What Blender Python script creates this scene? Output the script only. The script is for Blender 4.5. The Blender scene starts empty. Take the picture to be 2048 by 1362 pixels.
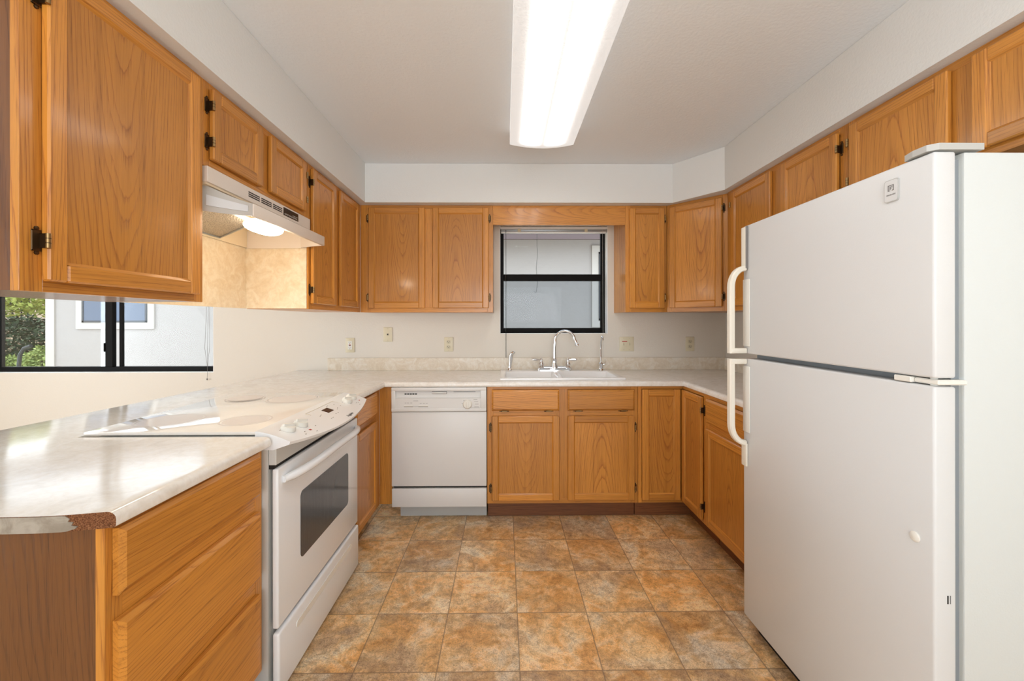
import bpy, bmesh, math, random
from mathutils import Vector, Matrix
random.seed(7)
S = bpy.context.scene
C = S.collection
PI = math.pi

# ------------------------------------------------------------------ camera
W_PX, F_PX, CX, CY = 2048.0, 828.73, 1018.22, 643.27
YAW, ROLL, CAM_H = 0.0112, 0.0012, 1.2828
cam_d = bpy.data.cameras.new('camera')
cam_d.sensor_width = 36.0
cam_d.sensor_fit = 'HORIZONTAL'
cam_d.lens = F_PX * 36.0 / W_PX
cam_d.shift_x = (1024.0 - CX) / W_PX
cam_d.shift_y = (CY - 681.0) / W_PX
cam_d.clip_start = 0.02
cam = bpy.data.objects.new('camera', cam_d)
C.objects.link(cam)
_R = Vector((math.cos(YAW), -math.sin(YAW), 0)); _F = Vector((math.sin(YAW), math.cos(YAW), 0)); _U = Vector((0, 0, 1))
_r = math.cos(ROLL) * _R - math.sin(ROLL) * _U
_u = math.sin(ROLL) * _R + math.cos(ROLL) * _U
cam.matrix_world = Matrix(((_r.x, _u.x, -_F.x, 0), (_r.y, _u.y, -_F.y, 0), (_r.z, _u.z, -_F.z, CAM_H), (0, 0, 0, 1)))
S.camera = cam

# ------------------------------------------------------------------ light and exposure
S.view_settings.view_transform = 'Standard'
S.view_settings.look = 'None'
S.view_settings.gamma = 1.0
S.view_settings.use_curve_mapping = False
S.view_settings.exposure = -0.34
world = bpy.data.worlds.new('sky'); S.world = world
world.use_nodes = True
bg = world.node_tree.nodes['Background']
bg.inputs['Color'].default_value = (0.84, 0.92, 1.0, 1)
bg.inputs['Strength'].default_value = 4.5

def area_light(name, loc, direction, sx, sy, power, color):
    d = bpy.data.lights.new(name, 'AREA')
    d.shape = 'RECTANGLE'; d.size = sx; d.size_y = sy; d.energy = power; d.color = color
    o = bpy.data.objects.new(name, d); C.objects.link(o)
    o.location = loc
    o.rotation_euler = Vector(direction).to_track_quat('-Z', 'Y').to_euler()
    return o
# added fill lights outside assumed openings in the unseen rear and left walls
area_light('fill_rear', (0.0, -3.2, 1.05), (0, 1, 0.5), 2.6, 1.9, 18, (0.93, 0.97, 1.0))
area_light('fill_left', (-5.1, 0.5, 1.05), (1, 0, 0.6), 2.2, 1.9, 95, (0.84, 0.92, 1.0))
# added fill behind the camera, aimed up to brighten the ceiling
area_light('fill_ceiling', (0.25, -0.8, 1.55), (0.0, 0.7, 1.0), 1.4, 1.0, 23, (0.97, 0.98, 1.0))
sun_d = bpy.data.lights.new('sun', 'SUN'); sun_d.energy = 3.4; sun_d.angle = math.radians(0.6); sun_d.color = (1.0, 0.93, 0.8)
sun = bpy.data.objects.new('sun', sun_d); C.objects.link(sun)
sun.location = (-20, 8, 20)
sun.rotation_euler = Vector((0.62, -0.03, -0.78)).to_track_quat('-Z', 'Y').to_euler()

# ------------------------------------------------------------------ materials
class NT:
    def __init__(s, name):
        s.m = bpy.data.materials.new(name); s.m.use_nodes = True
        s.t = s.m.node_tree; s.b = s.t.nodes['Principled BSDF']
    def n(s, typ, **k):
        nd = s.t.nodes.new(typ)
        for a, v in k.items():
            setattr(nd, a, v)
        return nd
    def l(s, a, b): s.t.links.new(a, b)
    def val(s, sock, v):
        if hasattr(v, 'is_output') or hasattr(v, 'links'): s.l(v, sock)
        else: sock.default_value = v
    def math(s, op, a, b=None, c=None):
        nd = s.n('ShaderNodeMath', operation=op)
        s.val(nd.inputs[0], a)
        if b is not None: s.val(nd.inputs[1], b)
        if c is not None: s.val(nd.inputs[2], c)
        return nd.outputs[0]
    def vmul(s, v, k):
        nd = s.n('ShaderNodeVectorMath', operation='MULTIPLY'); s.l(v, nd.inputs[0]); s.val(nd.inputs[1], k); return nd.outputs[0]
    def vadd(s, v, k):
        nd = s.n('ShaderNodeVectorMath', operation='ADD'); s.l(v, nd.inputs[0]); s.val(nd.inputs[1], k); return nd.outputs[0]
    def noise(s, vec, scale, detail=2, rough=.5, w=None, dist=0):
        nd = s.n('ShaderNodeTexNoise')
        if w is not None:
            nd.noise_dimensions = '4D'; s.val(nd.inputs['W'], w)
        s.l(vec, nd.inputs['Vector']); nd.inputs['Scale'].default_value = scale
        nd.inputs['Detail'].default_value = detail; nd.inputs['Roughness'].default_value = rough
        nd.inputs['Distortion'].default_value = dist
        return nd
    def ramp(s, fac, stops, interp='LINEAR'):
        nd = s.n('ShaderNodeValToRGB'); cr = nd.color_ramp; cr.interpolation = interp
        while len(cr.elements) < len(stops): cr.elements.new(0.5)
        for e, (p, c) in zip(cr.elements, stops):
            e.position = p; e.color = (*c, 1) if len(c) == 3 else c
        s.l(fac, nd.inputs[0]); return nd.outputs[0]
    def mix(s, fac, a, b, mode='MIX'):
        nd = s.n('ShaderNodeMix', data_type='RGBA', blend_type=mode)
        s.val(nd.inputs[0], fac)
        for sock, v in ((nd.inputs[6], a), (nd.inputs[7], b)):
            if hasattr(v, 'is_output') or hasattr(v, 'links'): s.l(v, sock)
            else: sock.default_value = (*v, 1)
        return nd.outputs[2]
    def bump(s, h, strength, dist=.002):
        nd = s.n('ShaderNodeBump'); nd.inputs['Strength'].default_value = strength; nd.inputs['Distance'].default_value = dist
        s.l(h, nd.inputs['Height']); s.l(nd.outputs[0], s.b.inputs['Normal'])
    def coords(s): return s.n('ShaderNodeTexCoord').outputs['Object']
    def geo(s): return s.n('ShaderNodeNewGeometry').outputs['Position']
    def set(s, col=None, rough=None, metal=None, spec=None, coat=None, coat_r=None):
        b = s.b
        if col is not None:
            if isinstance(col, tuple): b.inputs['Base Color'].default_value = (*col, 1)
            else: s.l(col, b.inputs['Base Color'])
        if rough is not None: s.val(b.inputs['Roughness'], rough)
        if metal is not None: b.inputs['Metallic'].default_value = metal
        if spec is not None: b.inputs['Specular IOR Level'].default_value = spec
        if coat is not None: b.inputs['Coat Weight'].default_value = coat
        if coat_r is not None: b.inputs['Coat Roughness'].default_value = coat_r
        return s.m

def plain(name, col, rough=.5, metal=0, spec=.5, bump=None, vary=0.0, coat=None):
    t = NT(name)
    c = col
    if vary or bump:
        pos = t.coords()
    if vary:
        nz = t.noise(pos, 9, 3)
        c = t.mix(t.math('MULTIPLY', nz.outputs[0], vary), col, tuple(x * .6 for x in col))
    t.set(c, rough, metal, spec, coat)
    if bump:
        nb = t.noise(pos, bump[0], 3)
        t.bump(nb.outputs[0], bump[1], bump[2] if len(bump) > 2 else .002)
    return t.m

def srgb(r, g, b):
    f = lambda v: (v / 255 / 12.92) if v <= 10 else ((v / 255 + .055) / 1.055) ** 2.4
    return (f(r), f(g), f(b))

def oak(name, light, mid, dark, gloss=.34):
    t = NT(name)
    gc = t.n('ShaderNodeAttribute', attribute_name='gc').outputs['Vector']
    sd = t.n('ShaderNodeAttribute', attribute_name='sd').outputs['Fac']
    sp = t.n('ShaderNodeSeparateXYZ'); t.l(gc, sp.inputs[0])
    x, y, z = sp.outputs
    warp = t.noise(t.vmul(gc, (5, 1.6, 5)), 1.0, 2, .5, w=sd)
    z2 = t.math('ADD', t.math('MULTIPLY_ADD', y, .09, z), t.math('MULTIPLY', t.math('SUBTRACT', warp.outputs[0], .5), .05))
    r = t.math('SQRT', t.math('ADD', t.math('MULTIPLY', x, x), t.math('MULTIPLY', z2, z2)))
    jit = t.noise(t.vmul(gc, (100, 9, 100)), 1.0, 2, .6, w=sd)
    r = t.math('ADD', r, t.math('MULTIPLY', t.math('SUBTRACT', jit.outputs[0], .5), .0036))
    rc = t.n('ShaderNodeCombineXYZ'); t.l(r, rc.inputs[0])
    rn = t.noise(rc.outputs[0], 55.0, 2, .6, w=sd)
    r = t.math('ADD', r, t.math('MULTIPLY', t.math('SUBTRACT', rn.outputs[0], .5), .022))
    saw = t.math('FRACT', t.math('DIVIDE', r, .0088))
    base = t.ramp(saw, [(0.0, dark), (0.08, mid), (0.26, light), (0.90, light), (0.97, mid), (1.0, dark)])
    fade = t.noise(t.vmul(gc, (16, 2.5, 16)), 1.0, 2, .6, w=sd)
    base = t.mix(t.ramp(fade.outputs[0], [(0.35, (.75, .75, .75)), (0.62, (.0, .0, .0))]), base, light)
    # pores: short dark streaks along the grain, dense in the early wood
    por = t.noise(t.vmul(gc, (760, 15, 760)), 1.0, 2, .6, w=sd)
    pm = t.ramp(por.outputs[0], [(0.48, (0, 0, 0)), (0.66, (1, 1, 1))])
    early = t.ramp(saw, [(0.0, (1, 1, 1)), (0.22, (.8, .8, .8)), (0.4, (.25, .25, .25)), (0.9, (.2, .2, .2)), (1.0, (.8, .8, .8))])
    pf = t.math('MULTIPLY', t.math('MULTIPLY', pm, early), .8)
    c1 = t.mix(pf, base, tuple(v * .70 for v in dark))
    big = t.noise(t.vmul(gc, (4, 1.0, 4)), 1.0, 3, .55, w=sd)
    tone = t.ramp(big.outputs[0], [(0.3, (.86, .82, .78)), (0.7, (1.10, 1.10, 1.10))])
    c2 = t.mix(1.0, c1, tone, 'MULTIPLY')
    stk = t.noise(t.vmul(gc, (70, 1.4, 70)), 1.0, 3, .6, w=sd)
    c2 = t.mix(.8, c2, t.ramp(stk.outputs[0], [(0.30, (.70, .64, .58)), (0.46, (.98, .98, .98)), (0.7, (1.06, 1.06, 1.06))]), 'MULTIPLY')
    sdv = t.math('MULTIPLY_ADD', t.math('FRACT', t.math('MULTIPLY', sd, 7.31)), .26, .86)
    cc = t.n('ShaderNodeCombineColor'); 
    for i in range(3): t.l(sdv, cc.inputs[i])
    c3 = t.mix(1.0, c2, cc.outputs[0], 'MULTIPLY')
    t.set(c3, t.math('MULTIPLY_ADD', pf, .25, gloss), 0, .45, .32, .13)
    t.bump(t.math('SUBTRACT', 1.0, pf), .25, .0006)
    return t.m

M = {}
M['oak'] = oak('honey_oak', srgb(206, 140, 58), srgb(194, 126, 50), srgb(168, 102, 40))
M['oak_end'] = oak('dark_end_oak', srgb(124, 78, 38), srgb(116, 71, 34), srgb(98, 58, 27), .4)  # darker oak tones for the carcasses at the near end
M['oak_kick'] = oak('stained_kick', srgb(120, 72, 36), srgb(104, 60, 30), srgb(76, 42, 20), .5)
M['gap'] = plain('dark_gap', (.012, .010, .009), .8)

def paint(name, col, sc, st):
    t = NT(name); pos = t.geo()
    nb = t.noise(pos, sc, 3, .55)
    t.set(col, .62, 0, .35)
    t.bump(nb.outputs[0], st, .003)
    return t.m
M['wall'] = paint('wall_paint', srgb(226, 219, 207), 95, .26)
M['ceil'] = paint('ceiling_paint', srgb(236, 240, 243), 80, .45)
M['sofp'] = paint('soffit_paint', srgb(230, 230, 227), 95, .32)

def floor_mat():
    t = NT('vinyl_tile'); pos = t.geo()
    T = .3048
    sp = t.n('ShaderNodeSeparateXYZ'); t.l(pos, sp.inputs[0])
    u = t.math('DIVIDE', t.math('SUBTRACT', sp.outputs[0], .0547), T)
    v = t.math('DIVIDE', t.math('SUBTRACT', sp.outputs[1], 1.5197), T)
    iu, iv = t.math('FLOOR', u), t.math('FLOOR', v)
    cb = t.n('ShaderNodeCombineXYZ'); t.l(iu, cb.inputs[0]); t.l(iv, cb.inputs[1])
    wn = t.n('ShaderNodeTexWhiteNoise'); wn.noise_dimensions = '3D'; t.l(cb.outputs[0], wn.inputs['Vector'])
    off = t.vmul(wn.outputs['Color'], (37, 41, 29))
    p = t.vadd(pos, off)
    big = t.noise(p, 5.0, 5, .64, dist=1.1)
    base = t.ramp(big.outputs[0], [(0.30, srgb(156, 122, 86)), (0.41, srgb(194, 152, 102)), (0.49, srgb(218, 178, 124)), (0.55, srgb(236, 206, 158)), (0.64, srgb(250, 238, 210))])
    hue = t.noise(t.vadd(p, (9, 3, 1)), 4.2, 4, .6, dist=.5)
    oc = t.ramp(hue.outputs[0], [(0.38, srgb(182, 168, 152)), (0.5, srgb(220, 182, 132)), (0.62, srgb(228, 164, 88))])
    c = t.mix(.42, base, oc)
    vein = t.noise(t.vadd(p, (2, 7, 4)), 7.0, 5, .55, dist=1.6)
    vm = t.ramp(vein.outputs[0], [(0.53, (0, 0, 0)), (0.66, (1, 1, 1))])
    tilesel = t.ramp(wn.outputs['Value'], [(0.45, (.15, .15, .15)), (0.6, (.6, .6, .6))])
    c = t.mix(t.math('MULTIPLY', vm, tilesel), c, srgb(232, 208, 170))
    fine = t.noise(p, 190, 3, .7)
    fm = t.ramp(fine.outputs[0], [(0.30, (.56, .52, .49)), (0.48, (1, 1, 1)), (0.72, (1.22, 1.2, 1.16))])
    c = t.mix(.85, c, fm, 'MULTIPLY')
    mid = t.noise(p, 34, 4, .65)
    mm = t.ramp(mid.outputs[0], [(0.34, (.66, .61, .57)), (0.55, (1.06, 1.06, 1.06))])
    c = t.mix(.8, c, mm, 'MULTIPLY')
    crk = t.noise(p, 52, 4, .7, dist=.8)
    ca = t.math('ABSOLUTE', t.math('SUBTRACT', crk.outputs[0], .5))
    cl_ = t.ramp(ca, [(0.0, (.50, .44, .40)), (0.03, (1, 1, 1))])
    cm = t.ramp(hue.outputs[0], [(0.40, (.9, .9, .9)), (0.58, (.25, .25, .25))])
    c = t.mix(cm, c, t.mix(1.0, c, cl_, 'MULTIPLY'))
    tv = t.ramp(wn.outputs['Value'], [(0.0, (.90, .88, .90)), (0.5, (1.13, 1.13, 1.13)), (1.0, (1.28, 1.24, 1.16))])
    c = t.mix(1.0, c, tv, 'MULTIPLY')
    fu, fv = t.math('FRACT', u), t.math('FRACT', v)
    du = t.math('MINIMUM', fu, t.math('SUBTRACT', 1.0, fu)); dv = t.math('MINIMUM', fv, t.math('SUBTRACT', 1.0, fv))
    d = t.math('MINIMUM', du, dv)
    g = t.math('LESS_THAN', d, .0075)
    c = t.mix(t.math('MULTIPLY', g, .65), c, srgb(122, 98, 76))
    t.set(c, t.math('MULTIPLY_ADD', fine.outputs[0], .22, .26), 0, .5)
    h = t.math('SUBTRACT', t.math('MULTIPLY_ADD', mid.outputs[0], .5, t.math('MULTIPLY', fine.outputs[0], .35)), g)
    t.bump(h, .35, .0016)
    return t.m
M['floor'] = floor_mat()

def laminate(name, a, b, c, rough=.22):
    t = NT(name); pos = t.geo()
    n1 = t.noise(pos, 16, 6, .62, dist=1.2)
    col = t.ramp(n1.outputs[0], [(0.32, a), (0.48, b), (0.62, c)])
    n2 = t.noise(pos, 90, 3, .6)
    m2 = t.ramp(n2.outputs[0], [(0.3, (.94, .93, .92)), (0.6, (1.02, 1.02, 1.02))])
    col = t.mix(.8, col, m2, 'MULTIPLY')
    t.set(col, rough, 0, .5)
    return t.m
M['lam'] = laminate('cream_laminate', srgb(231, 225, 216), srgb(238, 233, 225), srgb(243, 240, 235), .12)
M['splash'] = laminate('cream_laminate_upstand', srgb(220, 206, 184), srgb(228, 216, 197), srgb(236, 228, 214), .3)
M['lam_edge'] = laminate('grey_laminate_strip', srgb(138, 130, 118), srgb(152, 144, 132), srgb(172, 165, 154), .35)
M['panel'] = laminate('beige_laminate_panel', srgb(224, 202, 168), srgb(230, 211, 181), srgb(237, 222, 197), .3)
def chip():
    t = NT('particleboard'); pos = t.coords()
    n = t.noise(pos, 420, 3, .7)
    t.set(t.ramp(n.outputs[0], [(0.3, srgb(70, 40, 24)), (0.5, srgb(122, 78, 50)), (0.7, srgb(170, 124, 88))]), .9, 0, .2)
    t.bump(n.outputs[0], .8, .002)
    return t.m
M['chip'] = chip()
M['enamel'] = plain('white_enamel', srgb(240, 242, 244), .22, coat=.3)
M['dwwhite'] = plain('dishwasher_white', srgb(225, 224, 222), .34, bump=(160, .03))
M['fridge'] = plain('fridge_white', srgb(220, 221, 221), .36, bump=(260, .16, .0012))
M['fridge_side'] = plain('fridge_side_white', srgb(214, 218, 216), .42, bump=(230, .28, .0014))
M['cream'] = plain('cream_plastic', srgb(236, 230, 216), .35)
M['almond'] = plain('almond_enamel', srgb(228, 216, 204), .32)
M['almond_in'] = plain('almond_inside', srgb(232, 214, 184), .4)
M['greypl'] = plain('grey_plastic', srgb(190, 190, 186), .4)
M['gasket'] = plain('grey_gasket', srgb(140, 146, 150), .6)
M['black'] = plain('black_gloss', (.01, .01, .011), .25)
M['bronze'] = plain('dark_bronze_frame', (.006, .005, .0045), .6, 0, .12)
M['hinge'] = plain('antique_bronze', srgb(84, 66, 46), .34, .9)
M['hinge_l'] = plain('brass_knuckle', srgb(150, 124, 84), .3, .9)
M['chrome'] = plain('chrome', (.80, .82, .84), .08, 1.0)
M['ivory'] = plain('ivory_plate', srgb(222, 212, 184), .35)
M['ivory_d'] = plain('ivory_insert', srgb(206, 196, 168), .4)
M['white_pl'] = plain('white_plastic', srgb(238, 236, 228), .35)
M['slot'] = plain('dark_slot', (.02, .018, .016), .6)
M['red'] = plain('red_mark', srgb(176, 30, 26), .5)
M['sink'] = plain('white_porcelain', srgb(244, 242, 240), .16, coat=.4)
M['ctop'] = plain('white_ceramic_glass', srgb(240, 236, 230), .05, coat=.5)
M['ring'] = plain('burner_ring', srgb(222, 212, 206), .10)
M['range_side'] = plain('range_grey_side', srgb(206, 206, 202), .4)
M['knob'] = plain('knob_white', srgb(226, 224, 216), .3)
M['print'] = plain('grey_print', srgb(128, 124, 122), .6)
M['print_d'] = plain('dark_print', srgb(60, 56, 54), .6)
M['display'] = plain('brown_display', srgb(52, 30, 20), .2)
M['alum'] = plain('aluminium_rail', srgb(168, 172, 174), .35, .5)
M['cord'] = plain('white_cord', srgb(206, 206, 202), .6)
M['trimw'] = plain('white_trim', srgb(244, 244, 242), .4)
M['plate'] = plain('frosted_plate', srgb(206, 206, 206), .3)
M['skirt'] = plain('hood_side_shade', srgb(184, 179, 171), .4)  # near skirt darker than the far almond one: shade put into the colour
M['backing'] = plain('mill_back', srgb(150, 104, 62), .6)

def oven_glass():
    t = NT('oven_window_glass'); pos = t.coords()
    sp = t.n('ShaderNodeSeparateXYZ'); t.l(pos, sp.inputs[0])
    n = t.noise(t.vmul(pos, (900, 900, 900)), 1.0, 2, .6)
    st = t.noise(t.vmul(pos, (140, 1, 5)), 1.0, 2, .6)
    m = t.ramp(n.outputs[0], [(0.55, (0, 0, 0)), (0.75, (1, 1, 1))])
    m2 = t.ramp(st.outputs[0], [(0.4, (.15, .15, .15)), (0.7, (1, 1, 1))])
    c = t.mix(t.math('MULTIPLY', t.math('MULTIPLY', m, m2), .6), srgb(74, 74, 76), srgb(176, 176, 178))
    t.set(c, .12, 0, .6)
    return t.m
M['oven'] = oven_glass()

def filter_mat():
    t = NT('aluminium_mesh'); pos = t.coords()
    v = t.n('ShaderNodeTexVoronoi'); v.inputs['Scale'].default_value = 170; t.l(pos, v.inputs['Vector'])
    c = t.ramp(v.outputs['Distance'], [(0.05, srgb(60, 54, 48)), (0.5, srgb(196, 186, 172))])
    t.set(c, .35, .8, .5)
    t.bump(v.outputs['Distance'], 1.0, .004)
    return t.m
M['mesh'] = filter_mat()

def emit(name, col, strength):
    t = NT(name)
    t.b.inputs['Base Color'].default_value = (*col, 1)
    t.b.inputs['Emission Color'].default_value = (*col, 1)
    t.b.inputs['Emission Strength'].default_value = strength
    t.b.inputs['Roughness'].default_value = .4
    return t.m
M['bulb'] = emit('hood_lamp_glow', (1.0, .86, .64), 55)

def diffuser():
    # acrylic wrap lens lit by two fluorescent tubes behind it: brightest along the tubes
    t = NT('fluorescent_wrap_lens'); pos = t.coords()
    sp = t.n('ShaderNodeSeparateXYZ'); t.l(pos, sp.inputs[0])
    ax = t.math('ABSOLUTE', sp.outputs[0])
    d = t.math('ABSOLUTE', t.math('SUBTRACT', ax, .068))
    g = t.math('POWER', 2.718, t.math('MULTIPLY', t.math('MULTIPLY', d, d), -1.0 / (2 * .024 ** 2)))
    ay = t.math('ABSOLUTE', sp.outputs[1])
    e = t.n('ShaderNodeMapRange'); e.interpolation_type = 'SMOOTHSTEP'
    t.l(ay, e.inputs[0]); e.inputs[1].default_value = .545; e.inputs[2].default_value = .60; e.inputs[3].default_value = 1; e.inputs[4].default_value = 0
    s = t.math('ADD', t.math('MULTIPLY', t.math('MULTIPLY', g, e.outputs[0]), 12.0), .70)
    wv = t.n('ShaderNodeTexVoronoi'); wv.inputs['Scale'].default_value = 130; t.l(pos, wv.inputs['Vector'])
    pr = t.ramp(wv.outputs['Distance'], [(0.1, (.88, .88, .88)), (0.6, (1.06, 1.06, 1.06))])
    s = t.math('MULTIPLY', s, pr)
    t.b.inputs['Base Color'].default_value = (.45, .44, .43, 1)
    t.b.inputs['Emission Color'].default_value = (1.0, .985, .955, 1)
    t.l(s, t.b.inputs['Emission Strength'])
    t.b.inputs['Roughness'].default_value = .3
    return t.m
M['lens'] = diffuser()

def glass(name, tint=(1, 1, 1), refl=.9):
    t = NT(name); t.t.nodes.remove(t.b)
    tr = t.n('ShaderNodeBsdfTransparent'); tr.inputs[0].default_value = (*tint, 1)
    gl = t.n('ShaderNodeBsdfGlossy'); gl.inputs['Roughness'].default_value = .02
    fr = t.n('ShaderNodeFresnel'); fr.inputs[0].default_value = 1.45
    mx = t.n('ShaderNodeMixShader')
    t.l(t.math('MULTIPLY', fr.outputs[0], refl), mx.inputs[0]); t.l(tr.outputs[0], mx.inputs[1]); t.l(gl.outputs[0], mx.inputs[2])
    t.l(mx.outputs[0], t.t.nodes['Material Output'].inputs['Surface'])
    return t.m
M['glass'] = glass('window_glass', (.97, .98, .98), .10)
M['screen'] = glass('insect_screen', (.74, .76, .78), .05)
M['wand'] = glass('clear_wand', (.72, .75, .76), 1.5)

def stucco():
    t = NT('stucco'); pos = t.geo()
    n = t.noise(t.vmul(pos, (7, 7, 9)), 1.0, 4, .55)
    t.set(t.mix(t.math('MULTIPLY', n.outputs[0], .3), srgb(166, 162, 159), srgb(150, 144, 140)), .9, 0, .2)
    t.bump(n.outputs[0], .35, .02)
    return t.m
M['stucco'] = stucco()
M['fascia'] = plain('brown_fascia', srgb(88, 74, 74), .7)
M['eave'] = plain('tan_eave', srgb(156, 138, 122), .8)
M['htrim'] = plain('house_trim', srgb(184, 180, 174), .7)
M['hglass'] = plain('house_pane', srgb(84, 96, 116), .15)
M['hframe'] = plain('house_window_frame', srgb(60, 62, 66), .5)

def foliage(name, a, b):
    t = NT(name); pos = t.geo()
    n = t.noise(pos, 9, 3)
    t.set(t.ramp(n.outputs[0], [(0.35, a), (0.65, b)]), .7, 0, .2)
    return t.m
M['leaf_d'] = foliage('dark_leaves', srgb(30, 42, 30), srgb(52, 70, 40))
M['leaf_l'] = foliage('light_leaves', srgb(92, 116, 56), srgb(150, 162, 96))
M['leaf_y'] = foliage('yellow_green_leaves', srgb(120, 138, 54), srgb(178, 184, 100))
M['bounce_ground'] = plain('pale_bounce_ground', srgb(208, 198, 182), .9)  # unseen ground made pale to bounce light onto the neighbouring wall
M['soil'] = foliage('garden_soil', srgb(124, 102, 82), srgb(158, 138, 114))
M['rail'] = plain('dark_rail', srgb(30, 36, 36), .5)

# ------------------------------------------------------------------ mesh builder
def rot_for(v):
    return Vector(v)
class MB:
    def __init__(s): s.v = []; s.f = []; s.m = []; s.g = []; s.sd = []
    def add(s, vs, fs, mat=0, g=None, sd=0.0):
        b = len(s.v); s.v += [tuple(p) for p in vs]
        s.f += [tuple(b + i for i in f) for f in fs]; s.m += [mat] * len(fs)
        s.g += (g if g else [(0, 0, 0)] * len(vs)); s.sd += [sd] * len(vs)
        return s
    def box(s, x0, x1, y0, y1, z0, z1, b=0.0, seg=1, mat=0, grain=None, style='s', cut=None):
        bm = bmesh.new(); bmesh.ops.create_cube(bm, size=1)
        dx, dy, dz = x1 - x0, y1 - y0, z1 - z0
        for q in bm.verts:
            q.co = Vector((x0 + (q.co.x + .5) * dx, y0 + (q.co.y + .5) * dy, z0 + (q.co.z + .5) * dz))
        if b > 0:
            b = min(b, .49 * min(abs(dx), abs(dy), abs(dz)))
            es = list(bm.edges)
            if cut: es = [e for e in es if cut((e.verts[0].co + e.verts[1].co) / 2, e)]
            bmesh.ops.bevel(bm, geom=es, offset=b, segments=seg, profile=.5, affect='EDGES')
        bm.verts.index_update()
        vs = [q.co.copy() for q in bm.verts]; fs = [[q.index for q in f.verts] for f in bm.faces]
        bm.free()
        g = None; sd = 0
        if grain:
            dims = {'x': dx, 'y': dy, 'z': dz}; mids = {'x': (x0 + x1) / 2, 'y': (y0 + y1) / 2, 'z': (z0 + z1) / 2}
            rest = sorted([a for a in 'xyz' if a != grain], key=lambda a: -dims[a])
            ac, de = rest
            if style == 'c': ox, oa = random.uniform(-.05, .05), random.uniform(.05, .11)
            else: ox, oa = random.choice((-1, 1)) * random.uniform(.2, .4), random.uniform(.06, .16)
            sd = random.uniform(0, 40); fl = random.choice((-1, 1))
            ix = {'x': 0, 'y': 1, 'z': 2}
            g = [(p[ix[ac]] - mids[ac] + ox, fl * (p[ix[grain]] - mids[grain]), p[ix[de]] - mids[de] + oa) for p in vs]
        return s.add(vs, fs, mat, g, sd)
    def prism(s, poly, axis, lo, hi, mat=0):
        n = len(poly)
        mk = {'x': lambda p, t: (t, p[0], p[1]), 'y': lambda p, t: (p[0], t, p[1]), 'z': lambda p, t: (p[0], p[1], t)}[axis]
        vs = [mk(p, lo) for p in poly] + [mk(p, hi) for p in poly]
        fs = [tuple(range(n)), tuple(range(2 * n - 1, n - 1, -1))] + [(i, (i + 1) % n, n + (i + 1) % n, n + i) for i in range(n)]
        return s.add(vs, fs, mat)
    def loft(s, rings, closed=True, caps=True, mat=0):
        n = len(rings[0]); vs = [p for r in rings for p in r]; fs = []
        for k in range(len(rings) - 1):
            for i in range(n if closed else n - 1):
                j = (i + 1) % n
                fs.append((k * n + i, k * n + j, (k + 1) * n + j, (k + 1) * n + i))
        if caps and closed:
            fs.append(tuple(range(n))); fs.append(tuple((len(rings) - 1) * n + i for i in reversed(range(n))))
        return s.add(vs, fs, mat)
    def tube(s, path, r, n=10, mat=0, caps=True, sx=1.0):
        P = [Vector(p) for p in path]; rings = []; prev = None
        for i, p in enumerate(P):
            t = (P[min(i + 1, len(P) - 1)] - P[max(i - 1, 0)]).normalized()
            if prev is None:
                a = Vector((0, 0, 1)) if abs(t.z) < .9 else Vector((1, 0, 0))
                nrm = (a - t * a.dot(t)).normalized()
            else:
                nrm = (prev - t * prev.dot(t)).normalized()
            prev = nrm; bi = t.cross(nrm)
            rr = r[i] if isinstance(r, (list, tuple)) else r
            rings.append([p + rr * (math.cos(2 * PI * k / n) * nrm + sx * math.sin(2 * PI * k / n) * bi) for k in range(n)])
        return s.loft(rings, True, caps, mat)
    def lathe(s, prof, o, ax=(0, 0, 1), n=20, mat=0):
        ax = Vector(ax).normalized(); a = Vector((1, 0, 0)) if abs(ax.x) < .9 else Vector((0, 1, 0))
        u = (a - ax * a.dot(ax)).normalized(); w = ax.cross(u); o = Vector(o)
        rings = [[o + ax * h + max(r, 1e-5) * (math.cos(2 * PI * k / n) * u + math.sin(2 * PI * k / n) * w) for k in range(n)] for r, h in prof]
        return s.loft(rings, True, True, mat)
    def build(s, name, mats, parent=None, smooth=True, ang=32):
        if not isinstance(mats, (list, tuple)): mats = [mats]
        me = bpy.data.meshes.new(name)
        vs = s.v; loc = Vector((0, 0, 0))
        if parent is None:
            xs, ys, zs = zip(*vs)
            loc = Vector(((min(xs) + max(xs)) / 2, (min(ys) + max(ys)) / 2, min(zs)))
            vs = [(x - loc.x, y - loc.y, z - loc.z) for x, y, z in vs]
        me.from_pydata(vs, [], s.f)
        for m in mats: me.materials.append(m)
        me.polygons.foreach_set('material_index', s.m)
        a = me.attributes.new('gc', 'FLOAT_VECTOR', 'POINT'); a.data.foreach_set('vector', [c for g in s.g for c in g])
        a = me.attributes.new('sd', 'FLOAT', 'POINT'); a.data.foreach_set('value', s.sd)
        bm = bmesh.new(); bm.from_mesh(me); bmesh.ops.recalc_face_normals(bm, faces=bm.faces); bm.to_mesh(me); bm.free()
        if smooth:
            me.polygons.foreach_set('use_smooth', [True] * len(me.polygons)); me.set_sharp_from_angle(angle=math.radians(ang))
        o = bpy.data.objects.new(name, me); C.objects.link(o)
        if parent is None: o.location = loc
        else: o.parent = parent
        return o

def thing(name, label, cat, loc=(0, 0, 0), rz=0.0, group=None):
    o = bpy.data.objects.new(name, None); C.objects.link(o); o.empty_display_size = .1
    o.location = loc; o.rotation_euler = (0, 0, rz); o['label'] = label; o['category'] = cat
    if group: o['group'] = group
    return o
def tag(o, label, cat, group=None):
    o['label'] = label; o['category'] = cat
    if group: o['group'] = group
    return o
def struct(o): o['kind'] = 'structure'; return o

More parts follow.
